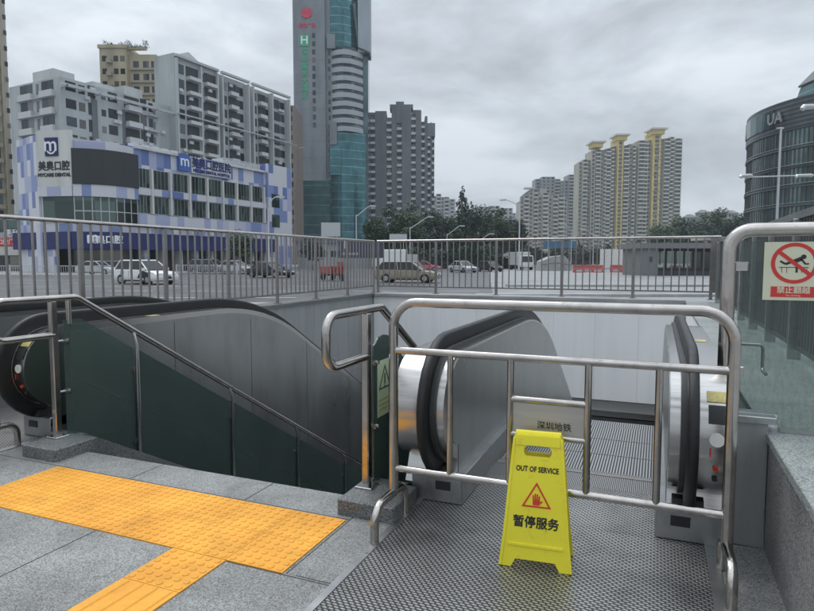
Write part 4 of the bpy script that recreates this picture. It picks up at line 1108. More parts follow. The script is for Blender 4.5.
# ---- generic residential towers made of bays ----------------------------------
def bays(name, label, px0, v, cols, fh, wall, slab, win='win_dark', base_py=262, group=None, cap=96, capw=96):
    """cols: (pxa, pxb, top_py, forward, kind)"""
    b = Bld(name, label, 'building', px0, v, group=group)
    wins = []; bal = []; k_ = 604./v
    for (a, c, top, fw_, kind) in cols:
        xa, xb, zt = b.x(a), b.x(c), b.z(top); w = xb-xa
        m = kind[1] if isinstance(kind, tuple) else wall
        kd = kind[0] if isinstance(kind, tuple) else kind
        if kd == 'round':
            pts = [(xa, 14)]+[(xa+w/2-w/2*math.cos(PI*i/6), -fw_+w*.28*(1-math.sin(PI*i/6))) for i in range(7)]+[(xb, 14)]
            b.part('bay', m, MB().prism(pts, 0, zt))
        else: b.box('wall', m, xa, xb, -fw_, 14, 0, zt)
        z = zt-fh*.9; i = 0
        while z > 6:
            if kd == 'bal':
                bal.append((xa+w*.04, xb-w*.04, -fw_-1.2, -fw_, z-.15, z+.85)); wins.append((xa+w*.12, xb-w*.12, -fw_-.04, -fw_+.02, z+.9, z+fh-.55))
            elif kd == 'round':
                bal.append((xa+w*.10, xb-w*.10, -fw_-.75, -fw_+.6, z-.15, z+.75)); wins.append((xa+w*.16, xb-w*.16, -fw_-.05, -fw_+.3, z+.95, z+fh-.35))
            elif kd == 'win':
                n = max(1, int(w/3.2))
                for q in range(n): wins.append((xa+w*(q+.25)/n, xa+w*(q+.75)/n, -fw_-.05, -fw_+.02, z+.7, z+fh-.7))
            elif kd == 'strip':
                wins.append((xa+w*.25, xb-w*.25, -fw_-.05, -fw_+.02, z+.3, z+fh-.6)); 
            z -= fh
    b.many('window', win, wins, capw); b.many('balcony', slab, bal, cap)
    return b
tw = bays('apartment_tower', 'dark grey pair of towers with white balcony stacks right of the teal tower', 366, 250, [
  (366, 371, 113, 1, 'plain'), (371, 376, 116, .6, 'bal'), (376, 387, 112, 1.8, 'plain'), (387, 392, 118, .8, 'bal'), (392, 397, 106, 2, 'plain'), (397, 402, 124, .9, 'bal'), (402, 411, 106, 2.2, 'plain'), (411, 415.5, 114, .9, 'bal'),
  (415.5, 421, 112, 2.0, 'plain'), (421, 424.5, 122, .7, 'bal'), (424.5, 427, 117, 1.6, 'plain'), (427, 430, 125, .5, 'bal'), (430, 431.5, 123, 1.2, 'plain'), (431.5, 434, 129, .3, 'bal')], 2.9, 'twin_dark', 'bal_white')
tw.box('roof_house', 'twin_side', tw.x(390), tw.x(413), 2, 10, tw.z(107), tw.z(103)); tw.box('roof_house', 'twin_side', tw.x(396), tw.x(404), 3, 8, tw.z(103), tw.z(99.5)); tw.box('roof_house', 'twin_side', tw.x(412), tw.x(421), 3, 8, tw.z(112), tw.z(108)); tw.box('roof_house', 'twin_side', tw.x(370), tw.x(379), 3, 8, tw.z(113), tw.z(110.5))
tw.box('roof_step', 'twin_side', tw.x(392), tw.x(402), -1.9, 6, tw.z(124), tw.z(106)); tw.box('overhang', 'twin_side', tw.x(427), tw.x(434.5), -1.8, 8, tw.z(137), tw.z(124))
bays('apartment_tower', 'brown narrow tower squeezed between the pale block and the teal tower', 281, 200, [(281, 289, 103, 0, 'win'), (289, 297, 106, 1, 'win')], 3, 'brown_wall', 'beige_wall')
bays('apartment_tower', 'small pale tower just right of the dark pair of towers', 432, 480, [(432, 436, 196, 0, 'win'), (436, 441, 194, 1, 'round'), (441, 444, 197, 0, 'win'), (444, 449, 197, 1, 'round'), (449, 455, 199, 0, 'win')], 3, 'pale_wall', 'apt_trim')
bays('apartment_block', 'pale low block showing above the dark trees', 474, 520, [(474, 488, 207, 0, 'win'), (488, 499, 206, 2, 'win'), (499, 512, 208, 0, 'win')], 3.2, 'pale_wall', 'apt_trim')
bays('apartment_block', 'faint far block left of the beige towers', 508, 640, [(508, 522, 213, 0, 'win')], 3.2, 'pale_wall', 'apt_trim')
bays('apartment_tower', 'cluster of grey towers behind the beige stepped towers', 534, 560, [(534, 540, 179, 0, 'win'), (540, 553, 177, 2, 'win'), (553, 559, 179, 0, 'bal'), (559, 566, 181, 2, 'win'), (566, 577, 175, 3, 'bal')], 3, 'back_grey', 'back_slab')
ob = bays('apartment_tower', 'beige towers with stepped curved tops at the left of the skyline group', 519, 430, [
  (519, 523, 201, 0, 'win'), (523, 528, 196, 1.4, 'bal'), (528, 532, 192, .5, 'win'), (532, 537, 190, 1.8, 'round'), (537, 541, 197, .5, 'win'), (541, 547, 193, 1.8, 'bal'), (547, 551, 198, .4, 'win'), (551, 557, 196, 1.8, 'round'), (557, 563, 195, .6, 'bal'), (563, 566, 199, .3, 'win')], 2.9, 'old_wall', 'old_slab')
mb = MB()
for k in range(8): mb.prism([(ob.x(521)+(ob.x(534)-ob.x(521))*k/8, ob.z(196-8*math.sin(k/8*1.5))), (ob.x(521)+(ob.x(534)-ob.x(521))*(k+1)/8, ob.z(196-8*math.sin((k+1)/8*1.5))), (ob.x(521)+(ob.x(534)-ob.x(521))*(k+1)/8, ob.z(203)), (ob.x(521)+(ob.x(534)-ob.x(521))*k/8, ob.z(203))], 2, 8, axis='y')
ob.part('curved_roof', 'back_grey', mb); ob.box('roof_slab', 'old_slab', ob.x(524), ob.x(534), 1, 6, ob.z(188.5), ob.z(187)); ob.box('roof_house', 'old_wall', ob.x(541), ob.x(546), 2, 7, ob.z(193), ob.z(188))
def res(label, px0, cols, cap_px, cap_top, fl):
    b = bays('apartment_tower', label, px0, 470, cols, 3.0, 'res_wall', 'res_slab', group='towers with yellow stair shafts')
    a, c = cap_px
    b.box('yellow_crown', 'res_yellow', b.x(a-1), b.x(c+1.5), -4.5, 8, b.z(cap_top+7), b.z(cap_top+2.5)); b.box('crown_slab', 'old_slab', b.x(a-3), b.x(c+4), -6, 10, b.z(cap_top+2.5), b.z(cap_top+1))
    zz = b.z(cap_top+9); 
    b.many('shaft_frame', 'twin_side', [(b.x(a)+.6, b.x(c)-.6, -4.06+1.0, -3.0, 6+i*6.0, 6.5+i*6.0) for i in range(int((zz-8)/6))]+[(b.x((a+c)/2)-.3, b.x((a+c)/2)+.3, -3.1, -3.01, 6, zz)])
    return b
res('left tower of the yellow-trimmed row, with the lowest roof', 577, [(577, 580, 162, 0, 'win'), (580, 585, 160, 2.5, 'round'), (585, 588, 160, .5, 'win'), (588, 592, 151, 3, ('strip', 'beige_wall')), (592, 598, 150, 2.5, 'round'), (598, 601, 150, .6, 'win'), (601, 604, 152, 1.2, 'bal')], (590, 597), 141, 0)
res('middle tower of the yellow-trimmed row, with a flat slab roof', 602.5, [(602.5, 608, 149, 2.5, 'round'), (608, 611, 147, 1, 'bal'), (611, 613.5, 146, 0, 'win'), (613.5, 619.5, 138, 3, ('strip', 'res_yellow')), (619.5, 626, 146, 2.6, 'round'), (626, 629, 144, .5, 'win'), (629, 632, 146, 1.6, 'bal')], (613.5, 620.5), 134, 0)
res('tallest tower with a yellow shaft and crown, right of the skyline group', 632, [(632, 634, 147, 0, 'win'), (634, 641, 141, 2.8, 'round'), (641, 644.5, 141, .8, 'bal'), (644.5, 648, 140, 0, 'win'), (648, 656, 132, 3, ('strip', 'res_yellow')), (656, 659, 139, .5, 'win'), (659, 666, 139, 2.6, 'round'), (666, 670, 137, .8, 'bal'), (670, 678, 139, 2.4, 'round')], (648, 657), 128, 0)
# villas on the hill
for px, py, lab in ((690, 217, 'leftmost villa with a dark hipped roof on the wooded hill'), (703, 212.5, 'highest villa with a hipped roof on the wooded hill'), (731, 213, 'rightmost villa above the trees beside the round glass building')):
    b = Bld('hill_villa', lab, 'house', px-5, 330, group='villas on the hill'); w = 5.6; z = b.z(py)
    b.box('wall', 'pale_wall', 0, w, 0, 5, 0, z-.2); b.part('roof', 'twin_dark', MB().add([(-.7, -.7, z-.2), (w+.7, -.7, z-.2), (w+.7, 5.7, z-.2), (-.7, 5.7, z-.2), (w*.3, 2.5, z+1.7), (w*.7, 2.5, z+1.7)], [(0, 3, 2, 1), (0, 1, 5, 4), (1, 2, 5), (2, 3, 4, 5), (3, 0, 4)]))
    b.many('window', 'win_dark', [(.6+k*1.7, 1.6+k*1.7, -.05, .02, z-2, z-.9) for k in range(3)])
# ---- round glass building at the right ------------------------------------------
def roundb():
    d = 180.; ang = math.radians(38.3); R0 = 29.
    c = RGT*(d*math.sin(ang))+FH*(d*math.cos(ang))
    r = thing('round_building', 'round dark glass building with louvre bands at the right edge', 'building', (c.x, c.y, GZ), 0)
    def ring(r0, z0, z1, name, m, n=72):
        p = [(r0*math.cos(2*PI*k/n), r0*math.sin(2*PI*k/n)) for k in range(n)]
        return MB().prism(p, z0, z1).obj(name, m, r, True)
    Ht = 36.3
    ring(R0, 0, Ht-6, 'glass_wall', 'round_glass'); ring(R0+.5, Ht-6.6, Ht, 'louvre_band', 'louvre')
    for k in range(1, 7): ring(R0+.45, k*4.1+.9, k*4.1+1.35, 'floor_band', 'louvre'); ring(R0+.40, k*4.1+1.6, k*4.1+1.75, 'floor_band', 'dull_steel')
    tocam = math.atan2(-c.y, -c.x)
    for k in range(90):
        a = tocam+math.radians(-88+176*k/89); x, y = (R0+.12)*math.cos(a), (R0+.12)*math.sin(a)
        MB().box(-.05, .05, -.12, .03, 0, Ht-6.7, M=T(x, y, 0) @ RZ(a+RP)).obj('mullion', 'slat_metal', r)
    for k, (da, w) in enumerate(((-74, 1.3), (-68, 1.6), (-61.5, 1.8), (-55, 1.9), (-49, 1.9))):
        a = tocam+math.radians(da); x, y = (R0+.6)*math.cos(a), (R0+.6)*math.sin(a)
        MB().box(-w, w, -.1, .1, Ht-5.2, Ht-1.2, M=T(x, y, 0) @ RZ(a+RP)).obj('sign_panel', 'curtain_wall', r)
    a = tocam-math.radians(44); x, y = (R0+.9)*math.cos(a), (R0+.9)*math.sin(a)
    text('lettering', 'UA', 3.3, 'dull_steel', r, T(x, y, Ht-3.4) @ RZ(a+RP) @ RX(RP), .15, .1)
    p = [(.0, 0)]
    MU = Matrix.Rotation(YAW, 4, 'Z')
    MB().prism([(-15, Ht-2), (-11.5, Ht+9), (-8, Ht+12.8), (12, Ht+15), (12, Ht-2)], -4, 16, axis='y', M=MU).obj('upper_volume', 'teal_dark', r)
    MB().prism([(-11.9, Ht+9.4), (-8.2, Ht+13.2), (12, Ht+15.4), (12, Ht+15.05), (-8.1, Ht+12.85), (-11.6, Ht+9.05)], -4.6, 16.5, axis='y', M=MU).obj('roof_edge', 'slat_metal', r)
roundb()
# ---- grey pavilion beyond the railing ------------------------------------------
kb = Bld('entrance_pavilion', 'low grey concrete pavilion with a dark framed opening beyond the railing', 'building', 640, 62)
def kiosk():
    b = kb; w = b.x(724); z = b.z(243)
    b.box('roof', 'kiosk_grey', -.3, w, -.6, 5, z-.55, z); b.box('pillar', 'kiosk_grey', 0, b.x(657), -.3, 5, 0, z-.55); b.box('pillar', 'kiosk_grey', b.x(713), w, -.3, 5, 0, z-.55)
    b.box('plinth', 'dark_grey', b.x(657), b.x(713), -.1, 1, 0, .45)
    b.box('glass', 'clear_glass', b.x(657.5), b.x(712.5), .2, .24, .5, z-.9)
    b.many('frame_bar', 'ink', [(b.x(657)+i*(b.x(713)-b.x(657)-.14)/6, b.x(657)+i*(b.x(713)-b.x(657)-.14)/6+.14, .1, .3, .45, z-.6) for i in range(7)]+[(b.x(657), b.x(713), .08, .32, z-.85, z-.56), (b.x(657), b.x(713), .08, .32, .46, .8)])
    b.box('wall_plate', 'board_navy', b.x(647), b.x(651), -.35, -.31, z-1.9, z-1.4)
kiosk()
kr = Bld('shelter_roof', 'small tan roof just behind the grey pavilion', 'shelter', 704, 80); kr.box('roof', 'roof_tan', 0, kr.x(740), 0, 4, kr.z(240), kr.z(236.5)); kr.many('post', 'concrete', [(.2, .5, .2, .5, 0, kr.z(240)), (kr.x(738), kr.x(738)+.3, .2, .5, 0, kr.z(240))])
# ================================================================== trees
def leafmesh(seed, rx, rz, n, leaf, m, conifer=False, cz=0.):
    rnd = random.Random(seed); mb = MB()
    cl = []
    if conifer:
        k = 26
        for i in range(k):
            t = i/(k-1); a = rnd.uniform(0, 2*PI); rr = rx*(1-t)**.8*rnd.uniform(.25, .75)
            cl.append((rr*math.cos(a), rr*math.sin(a), rz*(2*t-1), max(.12, rx*.55*(1-t)**.9+.08*rx)))
    else:
        for i in range(24):
            while True:
                p = [rnd.uniform(-1, 1) for _ in range(3)]
                if sum(q*q for q in p) < 1: break
            cl.append((p[0]*rx*.72, p[1]*rx*.72, p[2]*rz*.72, rx*rnd.uniform(.22, .42)))
    tot = sum(c[3]**2 for c in cl)
    for (x, y, z, r) in cl:
        for i in range(int(n*r*r/tot)):
            d = Vector((rnd.gauss(0, 1), rnd.gauss(0, 1), rnd.gauss(0, 1))).normalized()
            p = Vector((x, y, z))+d*r*rnd.uniform(.55, 1.12)
            if conifer: p.z -= rnd.random()*r*.4
            a = (d+Vector((rnd.uniform(-.8, .8), rnd.uniform(-.8, .8), rnd.uniform(-.2, 1)))).normalized(); t = a.orthogonal().normalized(); b = a.cross(t)
            s = leaf*rnd.uniform(.6, 1.3); ww = s*.55
            q = rnd.uniform(0, PI); t2 = t*math.cos(q)+b*math.sin(q); b2 = a.cross(t2)
            mb.add([p-t2*s, p-b2*ww, p+t2*s, p+b2*ww+a*s*.25], [(0, 1, 2, 3)])
    return mb
def tree(name, label, px, v, top, wpx, m='leaf', group='trees beside the road', bottom=252, seed=0, n=2600, conifer=False):
    zt = Zh(top, v)-GZ; w = wpx*v/604.; zb = max(1.2, min(zt*.35, Zh(bottom, v)-GZ))
    r = thing(name, label, 'tree', W(px, v), random.uniform(0, 6), group)
    rz_ = (zt-zb)/2; cz = (zt+zb)/2
    o = leafmesh(seed, w/2*1.12, rz_*1.05, n, max(.16, v/604*1.35), m, conifer).obj('crown', m, r); o.location = (0, 0, cz)
    t = MB().tube([(0, 0, 0), (.1, 0, zb*.5), (0, .1, zb+.2), (0, 0, cz+rz_*(.7 if conifer else .3))], .035*zt*.6+.06, 8, r1=.04).obj('trunk', 'bark', r, True)
    if not conifer:
        rr = random.Random(seed+5)
        for k in range(4):
            a = k*1.6+rr.random(); MB().tube([(0, 0, zb*.8), (w*.16*math.cos(a), w*.16*math.sin(a), zb+rz_*.5), (w*.3*math.cos(a), w*.3*math.sin(a), cz+rz_*.3)], .09, 6, r1=.03).obj('limb', 'bark', t, True)
    return r
TL = [
 (376, 118, 214, 22, 'leaf', 'leftmost roadside tree, low and dark below the teal tower'),
 (392, 124, 206, 30, 'leaf_dark', 'broad dark roadside tree in front of the dark pair of towers'),
 (412, 116, 203, 30, 'leaf', 'tall rounded roadside tree below the tallest dark tower'),
 (430, 132, 212, 26, 'leaf_dark', 'roadside tree with a rounded top at the right foot of the dark towers'),
 (447, 140, 217, 22, 'leaf', 'smaller light green tree left of the conifer'),
 (479, 138, 203, 32, 'leaf_dark', 'wide dark tree directly right of the conifer'),
 (498, 150, 209, 26, 'leaf', 'mid green tree in front of the pale low block'),
 (513, 165, 218, 22, 'leaf_dark', 'dark tree just left of the tall thin street lamp')]
for i, (px, v, top, wp, m, lb) in enumerate(TL): tree('roadside_tree', lb, px, v, top-5, wp*1.25, m, seed=i+1, n=3600, bottom=258)
tree('conifer', 'tall pointed dark conifer rising above the roadside trees', 462, 128, 189, 30, 'leaf_dark', seed=31, n=5200, conifer=True, group='conifers')
tree('conifer', 'shorter pointed conifer close behind the tallest one, on its right', 471, 145, 203, 18, 'leaf_dark', seed=33, n=1800, conifer=True, group='conifers')
tree('street_tree', 'small round street tree in front of the shops of the blue tiled building', 240, 74, 229, 30, 'leaf', seed=41, n=1500, bottom=247, group='trees by the shops')
tree('street_tree', 'low dark tree beside the right end of the blue tiled building', 312, 95, 240, 24, 'leaf_dark', seed=42, n=1200, bottom=255, group='trees by the shops')
for i, (px, top, wp, lb) in enumerate(((676, 219, 22, 'leftmost tree on the wooded hill, at the foot of the yellow-shaft tower'), (693, 223, 24, 'tree on the hill below the leftmost villa'), (714, 208, 26, 'biggest rounded tree on the wooded hill'), (731, 218, 24, 'tree on the hill left of the round glass building'), (745, 214, 20, 'rightmost hill tree against the round glass building'), (704, 221, 20, 'tree on the hill just left of the biggest one'), (660, 228, 22, 'low tree in front of the yellow-shaft tower'))):
    tree('hill_tree', lb, px, 235-i*3, top-3, wp*1.35, ('leaf', 'leaf_dark')[i % 2], seed=60+i, n=3600, bottom=243, group='trees on the hill')
def hedge(name, label, px0, px1, v, h, d, m, n, seed):
    a, c = U(px0, v), U(px1, v); r = Bld(name, label, 'hedge', px0, v).root
    rnd = random.Random(seed); mb = MB(); w = c-a; s0 = v/604*1.6
    for i in range(n):
        x = rnd.uniform(0, w); hh = h*(.72+.28*math.sin(x*.37+seed)*math.sin(x*.11)+.1*math.sin(x*1.3)); y = rnd.uniform(0, d); z = hh*math.sqrt(rnd.random())
        if rnd.random() < .4: y = 0
        s = s0*rnd.uniform(.6, 1.4); v3 = [Vector((rnd.uniform(-1, 1), rnd.uniform(-1, 1), rnd.uniform(-1, 1)))*s for _ in range(4)]; p = Vector((x, y, z))
        mb.add([p+q for q in v3[:3]], [(0, 1, 2)])
    mb.obj('foliage', m, r); MB().box(.3, w-.3, .4, d, 0, h*.45).obj('woody_core', 'bark', r)
hedge('hedge', 'long dark hedge under the roadside trees', 432, 522, 110, 4.2, 3, 'leaf_dark', 4200, 5)
hedge('hedge', 'dark shrubbery at the foot of the beige and yellow-shaft towers', 522, 640, 210, 8.5, 5, 'leaf_dark', 4200, 8)
hedge('hedge', 'low hedge below the dark towers, behind the beige van', 372, 434, 100, 3.6, 2, 'leaf', 2400, 11)
hb = Bld('hill_slope', '', '', 640, 330).root; del hb['label']; del hb['category']
mbh = MB(); 
for i in range(24):
    x0_, x1_ = i*3.4, (i+1)*3.4+.01
    f_ = lambda x: 13.5*(math.sin(min(1, x/45)*PI/2))*(.9+.1*math.sin(x*.3))
    mbh.add([(x0_, -60, 0), (x1_, -60, 0), (x1_, 8, f_(x1_)), (x0_, 8, f_(x0_)), (x0_, 60, f_(x0_)), (x1_, 60, f_(x1_))], [(0, 1, 2, 3), (3, 2, 5, 4)])
ho = mbh.obj('hill', 'leaf_dark'); ho.location = hb.location; ho.rotation_euler = hb.rotation_euler; struct(ho); bpy.data.objects.remove(hb)

# ================================================================== street lamps
def lamp(label, px, v, top, arm, rise=1.2, head=1.0, both=False, group='street lamps along the road', ang=0, hook=False):
    zt = Zh(top, v)-GZ; zp = zt-rise
    r = thing('street_lamp', label, 'street lamp', W(px, v), YAW+ang, group)
    MB().cyl((0, 0, 0), (0, 0, zp), .12, .07, 10).obj('pole', 'lamp_white', r, True)
    MB().cyl((0, 0, 0), (0, 0, .5), .2, .16, 10).obj('base', 'galv', r, True)
    for s in ((1, -1) if both else (1,)):
        e = s*arm
        a = MB().tube([(0, 0, zp-.3), (e*.5, 0, zp+rise*.38), (e, 0, zt)] if not hook else [(0, 0, zp-1.0), (e*.03, 0, zp-.2), (e*.25, 0, zp+rise*.45), (e*.6, 0, zp+rise*.85), (e, 0, zt)], .06, 8).obj('arm', 'lamp_white', r, True)
        MB().prism([(e, zt-.05), (e+math.copysign(.15, e), zt+.13), (e+math.copysign(.9*head, e), zt+.12), (e+math.copysign(1.15*head, e), zt-.02), (e+math.copysign(.9*head, e), zt-.12)], -.16, .16, axis='y').obj('lamp_head', 'galv', r)
    return r
lamp('pale street lamp with a long rising arm at the foot of the teal tower', 356.5, 94, 206, 2.0, 1.3)
lamp('street lamp with a rising arm in front of the tall rounded tree', 410, 100, 217, 2.8, 1.6)
lamp('street lamp in front of the conifer', 447, 112, 226, 2.2, 1.4)
lamp('small street lamp right of the conifer, farthest of the row on the left', 478, 122, 234, 2.2, 1.2)
lamp('hooked street lamp in front of the right end of the blue tiled building', 269, 70, 197, .9, 1.3, hook=True)
lamp('tall thin street lamp left of the beige towers with its arm to the left', 519, 88, 200, -1.8, .6)
lamp('street lamp in front of the beige stepped towers', 548, 135, 222, -1.6, 1.2)
lamp('street lamp below the lowest yellow-trimmed tower, arm to the left', 571, 138, 224, -1.6, 1.2)
lamp('street lamp below the middle yellow-trimmed tower, arm to the left', 593, 142, 229, -2.2, 1.2)
lamp('short double armed lamp beside the dark hoarding right of the middle lamps', 602, 150, 235, 1.4, 1.0, both=True)
def camera_mast():
    r = thing('camera_mast', 'tall pale mast with a small bracket on top in front of the round glass building', 'mast', W(775, 72), YAW)
    zt = Zh(127, 72, 775)-GZ
    MB().cyl((0, 0, 0), (0, 0, zt), .17, .12, 10).obj('pole', 'galv', r, True)
    MB().box(-.5, .3, -.1, .1, zt-.2, zt-.05).obj('bracket', 'galv', r)
camera_mast()
def arm_lamp(label, px, v, y, tips):
    r = thing('street_lamp', label, 'street lamp', W(px, v), YAW, 'street lamps at the right edge')
    z = Zh(y, v, 775)-GZ
    MB().cyl((0, 0, 0), (0, 0, z+.3), .13, .09, 10).obj('pole', 'lamp_white', r, True)
    u0 = U(px, v)
    for a, c in tips:
        xa, xc = U(a, v)-u0, U(c, v)-u0
        MB().tube([(xa, 0, z-.10), (xa+.1, 0, z+.02), (xc-.1, 0, z+.06), (xc, 0, z)], .13, 8).obj('lamp_head', 'galv', r, True)
    MB().tube([(U(tips[0][0], v)-u0, 0, z-.1), (0, 0, z+.15)], .045, 8).obj('arm', 'lamp_white', r, True)
arm_lamp('street lamp with a long level arm crossing the round glass building', 838, 46, 176, [(737, 748), (792, 808)])
arm_lamp('nearer street lamp of which only the head shows at the top right edge', 850, 30, 107, [(795, 822)])

# ================================================================== vehicles
def car(name, label, cat, px, v, head, col, L_=4.4, Wd=1.8, Ht=1.5, kind='suv', group=None):
    r = thing(name, label, cat, W(px, v), YAW+math.radians(head), group)
    hw = Wd/2; l = L_/2
    belt = Ht*.60
    prof = {'suv': [(-l, .35, belt*.92), (-l+.06, .24, belt), (-l+.5, .2, belt+.01), (-.2, .2, belt), (l-1.25, .2, belt*.97), (l-.35, .22, belt*.86), (l-.05, .28, belt*.72), (l, .36, belt*.6)],
            'sedan': [(-l, .35, belt*.88), (-l+.08, .24, belt*.98), (-l+.9, .2, belt*1.02), (-.2, .2, belt), (l-1.3, .2, belt*.97), (l-.35, .22, belt*.82), (l-.05, .28, belt*.7), (l, .36, belt*.58)],
            'van': [(-l, .35, belt*.95), (-l+.05, .24, belt), (-l+.5, .2, belt), (-.2, .2, belt), (l-.9, .2, belt*.95), (l-.3, .22, belt*.85), (l-.05, .28, belt*.7), (l, .36, belt*.6)]}[kind]
    mb = MB(); rings = []
    for i, (x, zb, zt) in enumerate(prof):
        e = .86 if i in (0, len(prof)-1) else 1.; w = hw*e; zm = (zb+zt)/2
        rings.append([(x, -w*.93, zb), (x, -w, zb+.12), (x, -w, zm), (x, -w*.95, zt-.03), (x, -w*.86, zt), (x, w*.86, zt), (x, w*.95, zt-.03), (x, w, zm), (x, w, zb+.12), (x, w*.93, zb)])
    def loft(mb, rings):
        k = len(rings[0]); vs = [p for q in rings for p in q]; fs = [(i*k+j, i*k+(j+1) % k, (i+1)*k+(j+1) % k, (i+1)*k+j) for i in range(len(rings)-1) for j in range(k)]
        mb.add(vs, fs+[tuple(range(k-1, -1, -1)), tuple((len(rings)-1)*k+j for j in range(k))])
    loft(mb, rings); mb.obj('body', 'car_'+col, r, True)
    xs = {'suv': (-l+.10, -l+.55, .35, 1.15), 'sedan': (-l+.55, -l+1.25, .15, .95), 'van': (-l+.06, -l+.35, .7, 1.35)}[kind]
    def ring(x, z, w): return (x, -w, z), (x, w, z)
    b_, t_ = belt-.01, Ht
    c = MB(); A = [(xs[0], -hw*.86, b_), (xs[3], -hw*.86, b_), (xs[3], hw*.86, b_), (xs[0], hw*.86, b_), (xs[1], -hw*.70, t_-.06), (xs[2], -hw*.70, t_-.06), (xs[2], hw*.70, t_-.06), (xs[1], hw*.70, t_-.06)]
    c.add(A, [(0, 1, 5, 4), (1, 2, 6, 5), (2, 3, 7, 6), (3, 0, 4, 7), (4, 5, 6, 7)]); c.obj('windows', 'car_glass', r)
    rf = MB().bevbox(xs[1]-.05, xs[2]+.03, -hw*.73, hw*.73, t_-.07, t_, .06).obj('roof', 'car_'+col, r)
    for s in (-1, 1):
        for (xa, xb) in ((xs[0], xs[1]), (xs[3], xs[2]), ((xs[0]+xs[3])/2-.05, (xs[1]+xs[2])/2)):
            MB().tube([(xa, s*hw*.868, b_), (xb, s*hw*.71, t_-.05)], .045, 6).obj('pillar', 'car_'+col, r)
    for x in (-l+.85, l-.85):
        for s in (-1, 1):
            w = MB().cyl((x, s*(hw-.2), .32), (x, s*(hw+.015), .32), .32, n=20).obj('tyre', 'car_tyre', r, True)
            MB().cyl((x, s*(hw+.016), .32), (x, s*(hw+.03), .32), .18, n=12).obj('rim', 'dull_steel', w, True)
    for s in (-1, 1):
        MB().box(l-.12, l-.0, s*hw*.6-.16, s*hw*.6+.16, belt*.60, belt*.76).obj('headlight', 'headlight', r)
        MB().box(-l-.02, -l+.1, s*hw*.66-.12, s*hw*.66+.12, belt*.7, belt*.92).obj('taillight', 'taillight', r)
        MB().box(xs[3]-.25, xs[3]-.08, s*(hw+.02)-.08, s*(hw+.02)+.08, belt-.02, belt+.13).obj('mirror', 'car_'+col, r)
    MB().box(l-.02, l+.012, -.3, .3, .38, .5).obj('grille', 'car_glass', r)
    MB().box(l-.01, l+.02, -.22, .22, .52, .60).obj('number_plate', 'hoarding_blue', r)
    for s in (-1, 1):
        MB().box(-l+1.25, l-1.25, s*hw*.985-.02, s*hw*.985+.02, .21, .30).obj('sill', 'car_tyre', r)
        for x in (xs[3]-.35, (xs[0]+xs[3])/2-.05, xs[0]+.75):
            MB().box(x, x+.015, s*hw*1.001-.004, s*hw*1.001+.004, .32, belt-.06).obj('door_gap', 'car_tyre', r)
        for x in ((xs[0]+xs[3])/2+.1, xs[0]+.95): MB().box(x, x+.16, s*hw-.02, s*hw+.02, belt-.16, belt-.12).obj('door_handle', 'galv', r)
    return r
pg = 'cars on the road and by the shops'
cr_ = car('parked_car', 'white SUV with a dark door graphic, on the road beyond the left railing', 'car', 145, 40.5, -28, 'white', 4.3, 1.85, 1.62, 'suv', pg)
MB().prism([(.35, .42), (1.2, .42), (1.5, .75), (.9, .9), (.55, .7)], -.945, -.926, axis='y').obj('door_graphic', 'car_black', cr_)
car('parked_car', 'black saloon car on the road in front of the right end of the blue building', 'car', 270, 55, -30, 'black', 4.5, 1.8, 1.4, 'sedan', pg)
car('parked_car', 'beige car with a long cabin just behind the railing corner', 'car', 408, 43, -14, 'gold', 4.5, 1.75, 1.52, 'suv', pg)
car('parked_car', 'silver car parked by the shops, left of the black cars', 'car', 98, 66, -10, 'silver', 4.5, 1.8, 1.5, 'sedan', pg)
car('parked_car', 'dark grey car parked in front of the blue sign band, right of the silver one', 'car', 120, 68, -15, 'grey', 4.5, 1.8, 1.5, 'suv', pg)
car('parked_car', 'dark minivan parked left of the small street tree', 'car', 209, 71, -20, 'grey', 4.7, 1.8, 1.7, 'van', pg)
car('parked_car', 'black car parked right of the small street tree', 'car', 262, 78, -24, 'black', 4.5, 1.8, 1.5, 'suv', pg)
car('parked_car', 'silver car seen from the side, parked below the small street tree', 'car', 236, 70, -22, 'silver', 4.6, 1.8, 1.55, 'sedan', pg)
car('car', 'light car driving on the far road under the trees, left of the two oncoming ones', 'car', 463, 78, -60, 'silver', 4.4, 1.8, 1.5, 'sedan', pg)
car('car', 'dark car driving on the far road, left of the white truck', 'car', 490, 84, -65, 'black', 4.4, 1.8, 1.5, 'suv', pg)
car('car', 'pink-red car under the low hedge beyond the beige one', 'car', 425, 88, -8, 'pink', 4.6, 1.8, 1.5, 'sedan', pg)
car('car', 'red car partly behind the beige one, under the low hedge', 'car', 399, 92, -8, 'red', 4.6, 1.8, 1.5, 'sedan', pg)
car('car', 'small white car far down the road beside the hedge', 'car', 502, 120, -70, 'white', 4.4, 1.8, 1.5, 'suv', pg)
car('car', 'small dark blue car far down the road, nearest to the thin lamp', 'car', 512, 140, -70, 'blue', 4.4, 1.8, 1.5, 'sedan', pg)
